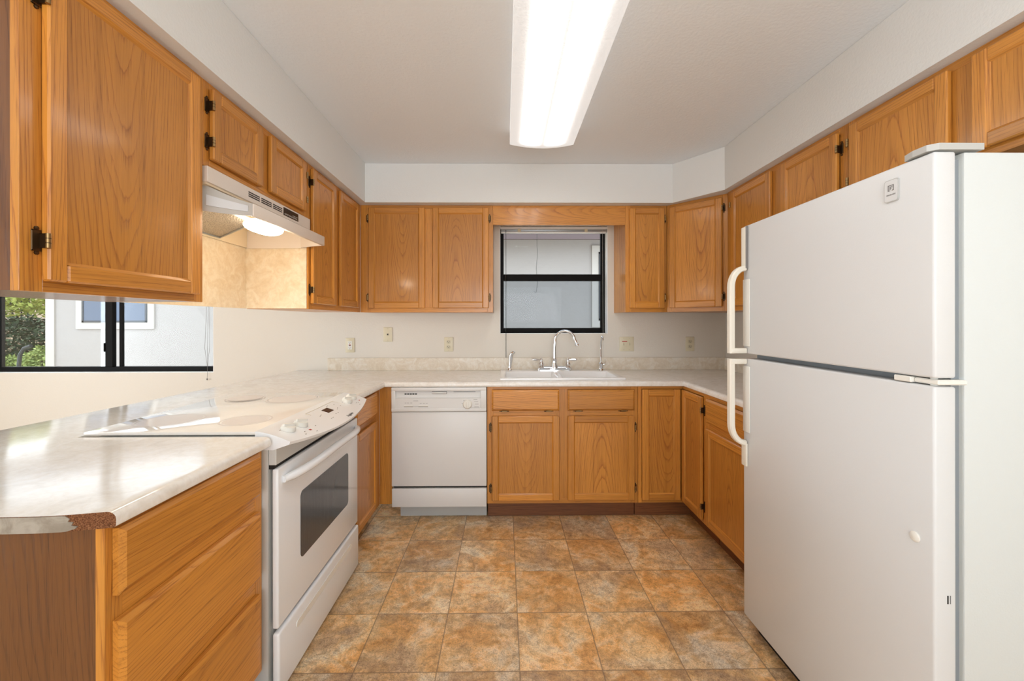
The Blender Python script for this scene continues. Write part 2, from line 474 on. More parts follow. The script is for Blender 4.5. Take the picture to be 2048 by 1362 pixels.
def text_part(name, body, size, mat, parent, mtx, extrude=.0004, align='CENTER'):
    cu = bpy.data.curves.new(name, 'FONT'); cu.body = body; cu.size = size; cu.extrude = extrude; cu.align_x = align; cu.align_y = 'CENTER'
    tmp = bpy.data.objects.new(name + '_curve', cu); C.objects.link(tmp)
    dg = bpy.context.evaluated_depsgraph_get(); dg.update()
    me = bpy.data.meshes.new_from_object(tmp.evaluated_get(dg))
    bpy.data.objects.remove(tmp); bpy.data.curves.remove(cu)
    me.transform(mtx); me.name = name; me.materials.clear(); me.materials.append(mat)
    o = bpy.data.objects.new(name, me); C.objects.link(o); o.parent = parent
    return o
FRONT = Matrix.Rotation(PI / 2, 4, 'X')      # text in the local x-z plane facing local -y

# ------------------------------------------------------------------ key planes
YB, XR = 3.272, 1.755
ZU0, ZU1, ZC = 1.350, 2.112, 2.384
ZT, ZB = 0.901, 0.868

# ------------------------------------------------------------------ room shell
struct(MB().box(-5.0, XR + .1, -3.1, YB + .12, -.10, 0.0).build('floor', M['floor']))
struct(MB().box(-5.0, XR + .1, -3.1, YB + .12, ZC, ZC + .12).build('ceiling', M['ceil']))
LW = (-4.06, -2.28, .887, 2.05)     # dining window opening
KW = (-.036, .818, 1.187, 2.040)    # kitchen window opening
b = MB()
Y0, Y1 = YB, YB + .12
def wall_y(b, x0, x1, z0, z1): b.box(x0, x1, Y0, Y1, z0, z1)
wall_y(b, -5.0, LW[0], 0, ZC); wall_y(b, LW[0], LW[1], 0, LW[2]); wall_y(b, LW[0], LW[1], LW[3], ZC)
wall_y(b, LW[1], KW[0], 0, ZC); wall_y(b, KW[0], KW[1], 0, KW[2]); wall_y(b, KW[0], KW[1], KW[3], ZC); wall_y(b, KW[1], XR + .1, 0, ZC)
struct(b.build('wall_back', M['wall'], smooth=False))
struct(MB().box(XR, XR + .1, -3.1, YB, 0, ZC).build('wall_right', M['wall']))
b = MB()
for q in ((-.6, YB, 2.05, ZC), (-3.1, -.6, 0, ZC), (1.6, YB, 0, 2.05)): b.box(-5.0, -4.9, q[0], q[1], q[2], q[3])
struct(b.build('wall_left', M['wall'], smooth=False))
b = MB()
for q in ((-4.9, -1.35, 0, ZC), (1.35, XR, 0, ZC), (-1.35, 1.35, 2.1, ZC)): b.box(q[0], q[1], -3.1, -3.0, q[2], q[3])
struct(b.build('wall_rear', M['wall'], smooth=False))
# soffit that the wall cabinets hang from
sof = [(-.966, -.4), (-.966, 2.885), (1.177, 2.885), (1.388, 2.594), (1.388, -.4), (XR - .001, -.4), (XR - .001, YB - .001), (-1.345, YB - .001), (-1.345, -.4)]
struct(MB().prism(sof, 'z', ZU1, ZC - .001).build('soffit', M['sofp'], smooth=False))

# ------------------------------------------------------------------ cabinets
OAK = M['oak']
def hinge_at(parent, x, z, side, horiz=False):
    """exposed bronze hinge: plate on the frame beside the door, knuckle on the door edge (side -1 = left)."""
    m = MB()
    if not horiz:
        m.box(x + side * .002, x + side * .016, -.0035, .0, z - .022, z + .022, .0015, 1)
        for dz in (-.027, .027): m.lathe([(.0045, 0), (.0045, .003), (.001, .004)], (x + side * .008, 0, z + dz), (0, -1, 0), 10)
        m.box(x + side * .0, x + side * .004, -.021, -.0, z - .016, z + .016, .001, 1)
        m.lathe([(.0, -.017), (.0048, -.016), (.0048, .016), (.0, .017)], (x + side * .003, -.0215, z), (0, 0, 1), 12, 1)
        for q in (-.005, .005): m.lathe([(.0052, -.0008), (.0052, .0008)], (x + side * .003, -.0215, z + q), (0, 0, 1), 12, 0)
    else:
        m.box(x - .022, x + .022, -.0035, 0, z - .010, z + .002, .0015, 1)
        for dx in (-.027, .027): m.lathe([(.0045, 0), (.0045, .003), (.001, .004)], (x + dx, 0, z - .004), (0, -1, 0), 10)
        m.lathe([(.0, -.017), (.0046, -.016), (.0046, .016), (.0, .017)], (x, -.020, z - .002), (1, 0, 0), 12, 1)
        m.box(x - .016, x + .016, -.021, 0, z - .004, z + .000, .001, 1)
    return m.build('hinge', [M['hinge'], M['hinge_l']], parent)

def door(parent, x0, x1, z0, z1, hinge=None, hz=None, sw=.042, name='door', yb=0.0):
    """frame-and-panel overlay door, front face at y = -.020"""
    t = .020; m = MB(); e = .006
    def outer(a):    # bevel the outside front edges
        return None
    # stiles run full height, rails between
    m.box(x0, x0 + sw, -t, yb - .001, z0, z1, .004, 1, 0, 'z')
    m.box(x1 - sw, x1, -t, yb - .001, z0, z1, .004, 1, 0, 'z')
    m.box(x0 + sw - .0005, x1 - sw + .0005, -t, yb - .001, z0, z0 + sw, .004, 1, 0, 'x')
    m.box(x0 + sw - .0005, x1 - sw + .0005, -t, yb - .001, z1 - sw, z1, .004, 1, 0, 'x')
    # small ogee lip round the panel
    i0, i1, k0, k1 = x0 + sw - .001, x1 - sw + .001, z0 + sw - .001, z1 - sw + .001; w = .007
    def strip(pts, al):
        n0 = len(m.v); sd = random.uniform(0, 40)
        g = [((p[0] if al == 'z' else p[2]) + .13, (p[2] if al == 'z' else p[0]), p[1] + .06) for p in pts]
        m.add(pts, [(0, 1, 2, 3)], 0, g, sd)
    ya, yc = -t + .003, -t + .0095
    strip([(i0, ya, k0), (i0 + w, yc, k0 + w), (i0 + w, yc, k1 - w), (i0, ya, k1)], 'z')
    strip([(i1, ya, k0), (i1 - w, yc, k0 + w), (i1 - w, yc, k1 - w), (i1, ya, k1)], 'z')
    strip([(i0, ya, k0), (i0 + w, yc, k0 + w), (i1 - w, yc, k0 + w), (i1, ya, k0)], 'x')
    strip([(i0, ya, k1), (i0 + w, yc, k1 - w), (i1 - w, yc, k1 - w), (i1, ya, k1)], 'x')
    d = m.build(name, OAK, parent)
    MB().box(i0 + .002, i1 - .002, -t + .0085, -.003, k0 + .002, k1 - .002, 0, 1, 0, 'z', 'c').build('door_panel', OAK, d)
    if hinge:
        sx = -1 if hinge == 'l' else 1
        hx = x0 if hinge == 'l' else x1
        for q in (hz or (z0 + .075, z1 - .075)): hinge_at(d, hx, q, sx)
    return d

def drawer(parent, x0, x1, z0, z1, hinges=None, name='drawer_front'):
    m = MB().box(x0, x1, -.020, -.001, z0, z1, 0, 1, 0, 'x', 'c')
    # wide chamfer all round the face
    m = MB(); c = .011; yf, ye = -.021, -.013
    sd = random.uniform(0, 40); o = random.choice((-1, 1)) * random.uniform(.10, .25); a = random.uniform(.10, .2)
    def g(p): return (p[2] - (z0 + z1) / 2 + o, p[0] - (x0 + x1) / 2, p[1] + a)
    vs = [(x0, -.001, z0), (x1, -.001, z0), (x1, -.001, z1), (x0, -.001, z1), (x0, ye, z0), (x1, ye, z0), (x1, ye, z1), (x0, ye, z1),
          (x0 + c, yf, z0 + c), (x1 - c, yf, z0 + c), (x1 - c, yf, z1 - c), (x0 + c, yf, z1 - c)]
    fs = [(0, 1, 2, 3), (0, 1, 5, 4), (1, 2, 6, 5), (2, 3, 7, 6), (3, 0, 4, 7), (4, 5, 9, 8), (5, 6, 10, 9), (6, 7, 11, 10), (7, 4, 8, 11), (8, 9, 10, 11)]
    m.add(vs, fs, 0, [g(p) for p in vs], sd)
    d = m.build(name, OAK, parent, ang=20)
    for hx in (hinges or ()): hinge_at(d, hx, z0, 0, True)
    return d

def cabinet(name, label, cat, loc, rz, w, d, z0, z1, stiles, rails, doors=(), drawers=(), toe=False, body_mat=None, face_only=False, mids=(), group=None, ctop=None):
    """local x along the face, y into the cabinet, z up; loc is the left end of the face at floor level."""
    zb = 0.0 if toe else z0
    t = thing(name, label, cat, (loc[0], loc[1], zb), rz, group)
    h0, h1 = z0 - zb, z1 - zb
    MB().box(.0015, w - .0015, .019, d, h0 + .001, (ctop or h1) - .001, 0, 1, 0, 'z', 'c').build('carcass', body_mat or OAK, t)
    m = MB(); sl, sr = stiles; rb, rt = rails
    m.box(0, sl, 0, .019, h0, h1, .001, 1, 0, 'z'); m.box(w - sr, w, 0, .019, h0, h1, .001, 1, 0, 'z')
    m.box(sl, w - sr, 0, .0188, h0, h0 + rb, .0008, 1, 0, 'x'); m.box(sl, w - sr, 0, .0188, h1 - rt, h1, .0008, 1, 0, 'x')
    for q in mids:
        if q[0] == 'v': m.box(q[1], q[2], 0, .0186, h0 + rb, h1 - rt, .0008, 1, 0, 'z')
        else: m.box(sl, w - sr, .0007, .0182, q[1] - zb, q[2] - zb, .0004, 1, 0, 'x')
    m.build('face_frame', OAK, t)
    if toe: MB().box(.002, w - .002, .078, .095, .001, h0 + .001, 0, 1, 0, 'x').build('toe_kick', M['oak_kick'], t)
    for q in doors:
        x0, x1, a, b2 = q[:4]; hg = q[4] if len(q) > 4 else None; hz = q[5] if len(q) > 5 else None
        door(t, x0, x1, a - zb, b2 - zb, hg, [v - zb for v in hz] if hz else None)
    for q in drawers:
        drawer(t, q[0], q[1], q[2] - zb, q[3] - zb, q[4] if len(q) > 4 else None)
    return t

XL = -1.025; L90 = PI / 2
# --- wall cabinets on the left, hung over the peninsula
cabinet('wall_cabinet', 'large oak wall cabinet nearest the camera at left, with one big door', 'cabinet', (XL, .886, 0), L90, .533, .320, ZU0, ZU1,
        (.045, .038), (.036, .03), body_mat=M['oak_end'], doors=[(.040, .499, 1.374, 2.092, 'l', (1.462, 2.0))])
cabinet('wall_cabinet', 'short oak wall cabinet with two small doors above the range hood', 'cabinet', (XL, 1.420, 0), L90, .757, .320, 1.818, ZU1,
        (.032, .045), (.034, .026), doors=[(.026, .323, 1.845, 2.092, 'l', (1.905, 2.03)), (.383, .702, 1.845, 2.092, 'r', (1.905, 2.03))], mids=[('v', .315, .40)])
cabinet('wall_cabinet', 'tall oak wall cabinet between the range hood and the back left corner', 'cabinet', (XL, 2.178, 0), L90, .779, .320, ZU0, ZU1,
        (.04, .06), (.036, .026), doors=[(.018, .320, 1.379, 2.092, 'l', (1.452, 2.018)), (.385, .712, 1.379, 2.092)], mids=[('v', .31, .395)])
# --- wall cabinets on the back wall
YU = 2.957
cabinet('wall_cabinet', 'double door oak wall cabinet left of the sink window', 'cabinet', (-1.024, YU, 0), 0, .942, YB - YU - .001, ZU0, ZU1,
        (.075, .04), (.036, .026), doors=[(.062, .460, 1.379, 2.092, 'l'), (.515, .912, 1.379, 2.092, 'r')], mids=[('v', .45, .525)])
o = MB().box(-.0815, .8655, YU, YU + .019, 1.974, ZU1 - .0005, .001, 1, 0, 'x', 'c').build('window_valance', OAK)
tag(o, 'oak valance board spanning above the sink window between wall cabinets', 'valance')
cabinet('wall_cabinet', 'narrow single door oak wall cabinet right of the sink window', 'cabinet', (.866, YU, 0), 0, .298, YB - YU - .001, ZU0, ZU1,
        (.04, .04), (.036, .026), doors=[(.026, .276, 1.379, 2.092, 'r')])
# diagonal corner cabinet
A, B = Vector((1.165, 2.957, 0)), Vector((1.452, 2.662, 0))
dw = (B - A).length; dang = math.atan2(B.y - A.y, B.x - A.x)
t = thing('corner_wall_cabinet', 'diagonal oak corner wall cabinet with one door in the back right corner', 'cabinet', (A.x, A.y, ZU0), dang)
ci = Matrix.Rotation(-dang, 4, 'Z')
pl = [ci @ (Vector(p) - A) for p in ((1.1665, 2.977, 0), (1.1665, YB - .001, 0), (XR - .001, YB - .001, 0), (XR - .001, 2.6635, 0), (1.4715, 2.6635, 0))]
m = MB(); m.prism([(p.x, p.y) for p in pl], 'z', .001, ZU1 - ZU0 - .001)
m.g = [(p[0] + .1, p[2], p[1] + .1) for p in m.v]; m.build('carcass', OAK, t)
m = MB(); hh = ZU1 - ZU0
m.box(0, .035, 0, .019, 0, hh, .001, 1, 0, 'z'); m.box(dw - .04, dw, 0, .019, 0, hh, .001, 1, 0, 'z')
m.box(.035, dw - .04, 0, .0188, 0, .036, .0008, 1, 0, 'x'); m.box(.035, dw - .04, 0, .0188, hh - .026, hh, .0008, 1, 0, 'x')
m.build('face_frame', OAK, t)
door(t, .024, dw - .038, .029, hh - .022, 'r', (.095, hh - .09))
# --- wall cabinets on the right
XU = 1.439
cabinet('wall_cabinet', 'tall double door oak wall cabinet on the right wall, partly behind the refrigerator', 'cabinet', (XU, 2.654, 0), -L90, .934, XR - XU - .001, ZU0, ZU1,
        (.06, .04), (.036, .03), doors=[(.066, .452, 1.379, 2.090, 'l'), (.535, .897, 1.379, 2.090, 'r', (1.452, 2.018))], mids=[('v', .44, .55)])
cabinet('wall_cabinet', 'short oak wall cabinet above the refrigerator with two wide doors', 'cabinet', (XU, 1.718, 0), -L90, .92, XR - XU - .001, 1.772, ZU1,
        (.035, .04), (.034, .03), doors=[(.022, .405, 1.797, 2.090, 'l', (1.86, 2.02)), (.472, .875, 1.797, 2.090, 'r', (1.86, 2.02))], mids=[('v', .39, .49)])

# --- base cabinets
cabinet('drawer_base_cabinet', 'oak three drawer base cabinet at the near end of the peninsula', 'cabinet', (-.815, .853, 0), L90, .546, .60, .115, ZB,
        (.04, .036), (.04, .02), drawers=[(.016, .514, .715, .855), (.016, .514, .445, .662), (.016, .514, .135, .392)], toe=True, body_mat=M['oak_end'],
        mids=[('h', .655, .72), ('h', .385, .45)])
cabinet('base_cabinet', 'narrow oak base cabinet between the range and the dishwasher corner', 'cabinet', (-.800, 2.180, 0), L90, .481, .58, .115, ZB,
        (.03, .09), (.03, .02), doors=[(.018, .378, .145, .675)], drawers=[(.018, .378, .715, .847)], toe=True, mids=[('h', .67, .72)])
o = MB().box(-.7995, -.7215, 2.661, 2.68, .115, ZB - .001, .001, 1, 0, 'z').build('filler_panel', OAK)
tag(o, 'plain oak filler strip at the left of the dishwasher', 'filler')
cabinet('sink_base_cabinet', 'wide oak sink base cabinet with two false drawer fronts and two doors', 'cabinet', (-.112, 2.661, 0), 0, .970, .60, .115, ZB,
        (.04, .045), (.03, .02), doors=[(.030, .462, .138, .679, 'l'), (.516, .946, .138, .679, 'r')],
        drawers=[(.030, .462, .713, .847, (.11, .395)), (.516, .946, .713, .847, (.585, .875))], toe=True, mids=[('v', .44, .535), ('h', .67, .722)], ctop=.70)
# corner cabinet with two leaves meeting in the inside corner
t = thing('corner_base_cabinet', 'oak corner base cabinet with two folding door leaves meeting in the right corner', 'cabinet', (1.151, 2.661, 0), 0)
m = MB(); m.prism([(-.291, .0195), (.0195, .0195), (.0195, -.302), (.60, -.302), (.60, .609), (-.291, .609)], 'z', .116, ZB - .001)
m.g = [(p[0] + .1, p[2], p[1] + .1) for p in m.v]; m.build('carcass', OAK, t)
m = MB(); m.box(-.291, -.268, 0, .019, .115, ZB, .001, 1, 0, 'z'); m.box(-.268, 0, 0, .0188, .115, .145, .0008, 1, 0, 'x'); m.box(-.268, 0, 0, .0188, ZB - .02, ZB, .0008, 1, 0, 'x')
m.box(0, .019, -.302, -.278, .115, ZB, .001, 1, 0, 'z'); m.box(0, .0188, -.278, 0, .115, .145, .0008, 1, 0, 'y'); m.box(0, .0188, -.278, 0, ZB - .02, ZB, .0008, 1, 0, 'y')
m.build('face_frame', OAK, t)
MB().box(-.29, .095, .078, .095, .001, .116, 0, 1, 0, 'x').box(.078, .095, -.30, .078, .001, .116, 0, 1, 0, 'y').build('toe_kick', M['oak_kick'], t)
dl = door(t, -.268, -.0215, .136, .847)
dr = door(t, .0215, .283, .136, .847, 'r', (.215, .77), yb=-.001)
dr.rotation_euler = (0, 0, -L90)
cabinet('base_cabinet', 'oak base cabinet beside the refrigerator with a drawer over one door', 'cabinet', (1.151, 2.358, 0), -L90, .618, .60, .115, ZB,
        (.045, .04), (.03, .02), doors=[(.030, .585, .138, .679)], drawers=[(.030, .585, .713, .847)], toe=True, mids=[('h', .67, .722)])

# ------------------------------------------------------------------ countertop
ct = thing('countertop', 'cream marbled laminate countertop running in a U over the base cabinets', 'countertop', (-.8, 2.0, ZB))
def rear(y): return -1.637 - (3.272 - y) * (.163 / 1.82)
def front(y): return -.758 - (2.632 - y) * (.027 / 1.78)
SX0, SX1, SY0, SY1 = -.005, .770, 2.735, 3.10      # hole under the sink
def ctop():
    near = [(rear(.822), .822), (-1.3, .822), (-.98, .822), (-.92, .824), (-.87, .829), (-.83, .837), (front(.846), .846)]
    bm = bmesh.new()
    # one outline, split into a left and a right half so that the sink hole needs no boolean
    left = near + [(front(1.386), 1.386), (-1.414, 1.386), (-1.414, 2.172), (front(2.172), 2.172), (front(2.632), 2.632), (.38, 2.632), (.38, SY0), (SX0, SY0), (SX0, SY1), (.38, SY1), (.38, YB - .001), (-1.637, YB - .001)]
    right = [(.38, 2.632), (1.140, 2.632), (1.140, 1.742), (XR - .001, 1.742), (XR - .001, YB - .001), (.38, YB - .001), (.38, SY1), (SX1, SY1), (SX1, SY0), (.38, SY0)]
    def edge_front(a, b2):
        mx = (a[0] + b2[0]) / 2; my = (a[1] + b2[1]) / 2
        if abs(a[1] - 2.632) < 1e-4 and abs(b2[1] - 2.632) < 1e-4: return True
        if abs(a[0] - 1.140) < 1e-4 and abs(b2[0] - 1.140) < 1e-4: return True
        if my < 2.64 and abs(mx - front(my)) < 2e-3 and abs(a[1] - b2[1]) > .05: return True
        if my < 3.2 and abs(mx - rear(my)) < 2e-3 and abs(a[1] - b2[1]) > .3: return True
        return False
    for out in (left, right):
        vs = [bm.verts.new((x, y, ZT)) for x, y in out]
        f = bm.faces.new(vs)
        r = bmesh.ops.extrude_face_region(bm, geom=[f])
        for q in r['geom']:
            if isinstance(q, bmesh.types.BMVert): q.co.z = ZB
    bmesh.ops.remove_doubles(bm, verts=bm.verts, dist=1e-5)
    # drop the inner partition faces at x = .38
    dead = [f for f in bm.faces if all(abs(q.co.x - .38) < 1e-4 for q in f.verts)]
    bmesh.ops.delete(bm, geom=dead, context='FACES')
    bmesh.ops.recalc_face_normals(bm, faces=bm.faces)
    es = []
    for e in bm.edges:
        p, q = e.verts
        if abs(p.co.z - ZT) < 1e-5 and abs(q.co.z - ZT) < 1e-5 and edge_front(p.co, q.co): es.append(e)
    bmesh.ops.bevel(bm, geom=es, offset=.016, segments=5, profile=.5, affect='EDGES')
    es = []
    for e in bm.edges:
        p, q = e.verts
        if abs(p.co.z - ZB) < 1e-5 and abs(q.co.z - ZB) < 1e-5 and edge_front(p.co, q.co): es.append(e)
    bmesh.ops.bevel(bm, geom=es, offset=.006, segments=3, profile=.5, affect='EDGES')
    bmesh.ops.triangulate(bm, faces=[f for f in bm.faces if len(f.verts) > 4])
    m = MB(); bm.verts.index_update()
    m.v = [tuple(q.co - Vector((-.8, 2.0, ZB))) for q in bm.verts]
    for f in bm.faces:
        c = f.calc_center_median(); m.f.append(tuple(q.index for q in f.verts))
        m.m.append(1 if (c.y < .852 and f.normal.y < -.5) else 0)
    m.g = [(0, 0, 0)] * len(m.v); m.sd = [0.0] * len(m.v); bm.free()
    return m.build('worktop', [M['lam'], M['chip']], ct, ang=30)
ctop()
# laminate end strip, torn off at the corner
def endy(x):
    pts = [(-1.9, .822), (-.98, .822), (-.92, .824), (-.87, .829), (-.83, .837), (-.78, .846)]
    for (a, b2), (c, d) in zip(pts, pts[1:]):
        if a <= x <= c: return b2 + (d - b2) * (x - a) / (c - a)
    return .846
m = MB()
xs = [rear(.822) + .02, -1.4, -1.1, -.98, -.95, -.92, -.90, -.885, -.875]
tear = [(-.868, .899), (-.861, .893), (-.864, .888), (-.855, .886), (-.858, .880), (-.848, .877), (-.852, .873), (-.866, .869)]
top = [(x, ZT - .001) for x in xs]; bot = [(x, ZB + .0005) for x in reversed(xs)]
poly = top + tear + bot
nv = len(poly)
o3 = Vector((-.8, 2.0, ZB))
fr_ = [Vector((x, endy(x) - .0018, z)) - o3 for x, z in poly]; bk = [Vector((x, endy(x) - .0002, z)) - o3 for x, z in poly]
fs = [(i, (i + 1) % nv, nv + (i + 1) % nv, nv + i) for i in range(nv)]
k = len(xs)
for i in range(k - 1): fs.append((i, i + 1, nv - 2 - i, nv - 1 - i))
fs.append((k - 1,) + tuple(range(k, k + len(tear))) + (k + len(tear),))
m.add(fr_ + bk, fs); o = m.build('edge_strip', M['lam_edge'], ct, smooth=False); o['label'] = 'torn grey laminate end strip showing brown particleboard at the corner'
# upstand
m = MB()
m.box(-1.383, XR - .0015, YB - .020, YB - .001, ZT, .999, .002, 1)
m.box(XR - .020, XR - .0015, 1.745, YB - .020, ZT, .999, .002, 1)
m.v = [tuple(Vector(p) - o3) for p in m.v]
m.build('backsplash', M['splash'], ct)

# ------------------------------------------------------------------ laminate panel behind the hood
t = thing('hood_backsplash', 'beige marbled laminate panels lining the wall cabinet sides under the range hood', 'backsplash', (-1.345, 1.80, 1.353))
MB().box(-.012, .0, 1.421 - 1.80, 2.1765 - 1.80, 0, .4645).build('back_panel', M['panel'], t)
MB().box(.0005, .312, 2.1725 - 1.80, 2.1768 - 1.80, 0, .4645).build('side_panel', M['panel'], t)

# ------------------------------------------------------------------ range hood
hd = thing('range_hood', 'almond under-cabinet range hood with a lit lamp', 'range hood', (-1.344, 1.797, 1.660))
def H3(x, y, z): return (x + 1.344, y - 1.797, z - 1.660)
Y0h, Y1h, Ya, Yc = 1.424, 2.170, 1.512, 2.105
m = MB()
# top box with the front plate
m.box(*(H3(-1.343, Y0h, 0)[0], H3(-1.012, 0, 0)[0]), Y0h - 1.797, Y1h - 1.797, 1.7625 - 1.660, 1.8165 - 1.660, .001, 1)
# sloped apron from the plate down to the front lip
P = lambda *a: Vector(H3(*a))
def side_curve(y0, y1, n=8):
    out = []
    for i in range(n + 1):
        s_ = i / n
        x = -.912 - .148 * s_
        y = y1 + (y0 - y1) * (s_ ** 1.6)
        z = 1.712 + .058 * (s_ ** 1.3)
        out.append((x, y, z))
    return out
cn, cf = side_curve(Y0h, Ya), side_curve(Y1h, Yc)
m.loft([[P(*p) for p in cn], [P(*p) for p in cf]], closed=False, caps=False)
# lip
m.box(H3(-.924, 0, 0)[0], H3(-.908, 0, 0)[0], Ya - 1.797, Yc - 1.797, 1.667 - 1.660, 1.713 - 1.660, .003, 2)
m.build('canopy', M['almond'], hd)
# end skirts, curving in from the box to the lip
for cv, y0_, nm in ((cn, Y0h, 'near'), (cf, Y1h, 'far')):
    m = MB(); top = [P(*p) for p in cv] + [P(-1.20, y0_, 1.772), P(-1.343, y0_, 1.772)]
    bot = [P(p[0], p[1], 1.667) for p in cv] + [P(-1.20, y0_, 1.665), P(-1.343, y0_, 1.665)]
    off = Vector((0, .002 if nm == 'near' else -.002, 0))
    n_ = len(top); vs = top + bot + [q + off for q in top] + [q + off for q in bot]
    fs = []
    for i in range(n_ - 1):
        fs += [(i, i + 1, n_ + i + 1, n_ + i), (2 * n_ + i, 3 * n_ + i, 3 * n_ + i + 1, 2 * n_ + i + 1), (n_ + i, n_ + i + 1, 3 * n_ + i + 1, 3 * n_ + i), (i, 2 * n_ + i, 2 * n_ + i + 1, i + 1)]
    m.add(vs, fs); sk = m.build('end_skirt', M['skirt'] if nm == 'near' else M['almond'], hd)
    if nm == 'near':
        # clear plate on the skirt
        mm = MB(); rr = []
        for q_ in range(9):
            s_ = .10 + .72 * q_ / 8
            x_ = -.912 - .148 * s_; y_ = Ya + (Y0h - Ya) * (s_ ** 1.6)
            za, zb2 = 1.681 + .008 * s_, 1.700 + .030 * s_
            rr.append([P(x_, y_ + .001, za), P(x_, y_ + .001, zb2), P(x_ + .0012, y_ - .0028, zb2), P(x_ + .0012, y_ - .0028, za)])
        mm.loft(rr); mm.build('cover_plate', M['plate'], sk)
# inside back and ceiling of the hood
MB().box(*(.003, .008), Y0h - 1.797 + .004, Y1h - 1.797 - .004, .007, .106).box(.008, .325, Y0h - 1.795, Y1h - 1.799, .095, .104).build('inner_liner', M['almond_in'], hd)
# angled filter
m = MB(); m.loft([[P(-1.335, 1.482, 1.680), P(-1.335, 1.955, 1.680), P(-1.335, 1.955, 1.690), P(-1.335, 1.482, 1.690)],
                  [P(-1.02, 1.482, 1.690), P(-1.02, 1.70, 1.690), P(-1.02, 1.70, 1.700), P(-1.02, 1.482, 1.700)]]); fl_ = m.build('grease_filter', M['mesh'], hd)
m = MB()
rim = [P(-1.333, 1.484, 1.6785), P(-1.333, 1.957, 1.6785), P(-1.018, 1.702, 1.6885), P(-1.018, 1.484, 1.6885)]
for i in range(4): m.tube([rim[i], rim[(i + 1) % 4]], .004, 6)
m.build('filter_rim', M['alum'], fl_)
# lamp lens
m = MB(); prof = []
rings = []
for i in range(9):
    a = PI * i / 8; yy = 1.62 + .145 * (1 - math.cos(a)) / 2; rr = .004 + .052 * math.sin(a) ** .28
    rings.append([P(-.975 + rr * math.cos(2 * PI * k_ / 16), yy, 1.672 + .026 * math.sin(2 * PI * k_ / 16) * (rr / .056) - .006) for k_ in range(16)])
m.loft(rings); m.build('lamp_lens', M['bulb'], hd)
# vents, rating plate
for (ya, yb_) in ((1.651, 1.725), (1.737, 1.812), (1.824, 1.898)):
    m = MB()
    for zz in (1.798, 1.790, 1.782): m.box(H3(-1.0125, 0, 0)[0], H3(-1.0112, 0, 0)[0], ya - 1.797, yb_ - 1.797, zz - 1.660 - .0022, zz - 1.660 + .0022)
    m.build('vent_slots', M['slot'], hd)
rp = MB().box(H3(-1.0125, 0, 0)[0], H3(-1.0108, 0, 0)[0], 1.910 - 1.797, 2.045 - 1.797, 1.7735 - 1.660, 1.8095 - 1.660).build('rating_plate', M['black'], hd)
m = MB()
for z_, ya, yb_ in ((1.7795, 1.915, 2.038), (1.7835, 1.92, 2.03), (1.790, 1.99, 2.035)):
    yy = ya
    while yy < yb_:
        l_ = random.uniform(.004, .012); m.box(H3(-1.0108, 0, 0)[0], H3(-1.0104, 0, 0)[0], yy - 1.797, min(yy + l_, yb_) - 1.797, z_ - 1.660 - .0007, z_ - 1.660 + .0007); yy += l_ + .004
m.build('plate_print', M['white_pl'], rp)

# ------------------------------------------------------------------ range
rg = thing('range', 'white slide-in electric range set into the peninsula', 'range', (-.765, 1.402, 0), L90)
RW = .760
MB().box(.0, RW, .030, .60, .03, .898).box(.02, RW - .02, .08, .58, .0, .03).box(.0006, RW - .0006, .004, .0295, .800, .872, .002).build('body', [M['range_side']], rg)
MB().box(.004, RW - .004, .014, .031, .786, .802).build('gap_shade', M['gap'], rg)  # near-black strip standing in for the shade in the gap above the door
m = MB(); m.box(-.0015, RW + .012, .072, .643, .9025, .914, .003, 2)
co = m.build('cooktop', M['ctop'], rg)
for (bx, by, br) in ((.60, .250, .115), (.165, .205, .088), (.62, .49, .085), (.17, .49, .11)):
    m = MB(); n_ = 48
    for r0, r1 in ((0, br - .012), (br - .006, br)):
        vs = [(bx + r * math.cos(2 * PI * k_ / n_), by + r * math.sin(2 * PI * k_ / n_), .9143) for r in (max(r0, 1e-4), r1) for k_ in range(n_)]
        vs += [(x, y, .9139) for x, y, z in vs]
        m.add(vs, [(k_, (k_ + 1) % n_, n_ + (k_ + 1) % n_, n_ + k_) for k_ in range(n_)])
    m.build('burner_mark', M['ring'], co, smooth=False)
# bowed control panel
def yf(u): return -.045 - .048 * (1 - (2 * u - 1) ** 2)
def zf(u): return .880 - .020 * (1 - (2 * u - 1) ** 2)
def panel_pt(u, v):
    y = .073 + (yf(u) - .073) * v
    z = .9145 + (zf(u) - .9145) * (v ** 1.55)
    return Vector((-.0015 + u * (RW + .008), y, z))
rings = []
for i in range(25):
    u = i / 24
    top = [panel_pt(u, j / 8) for j in range(9)]
    x = top[0].x; f_ = top[-1]
    rings.append(top + [Vector((x, f_.y + .004, f_.z - .010)), Vector((x, .012, .852)), Vector((x, .073, .852))])
m = MB(); m.loft(rings); cp = m.build('control_panel', M['enamel'], rg, ang=40)
def pnorm(u, v):
    a = panel_pt(u + .01, v) - panel_pt(u - .01, v); b2 = panel_pt(u, v + .03) - panel_pt(u, v - .03)
    n_ = a.cross(b2).normalized(); return n_ if n_.z > 0 else -n_
for kx in (.105, .205, .795, .895):
    v_ = .50; p = panel_pt(kx, v_); n_ = pnorm(kx, v_)
    m = MB(); m.lathe([(.026, 0), (.026, .002), (.023, .013), (.021, .015), (.0, .0155)], p, n_, 28)
    gdir = Vector((.85, -.52, 0)); gdir = (gdir - n_ * gdir.dot(n_)).normalized(); sd_ = n_.cross(gdir)
    q = [p + n_ * h + gdir * a * .021 + sd_ * c * (.0045 if h < .02 else .002) for h in (.014, .0225) for a, c in ((-1, -1), (1, -1), (1, 1), (-1, 1))]
    m.add(q, [(0, 1, 2, 3), (4, 5, 6, 7), (0, 1, 5, 4), (1, 2, 6, 5), (2, 3, 7, 6), (3, 0, 4, 7)])
    m.build('knob', M['knob'], rg)
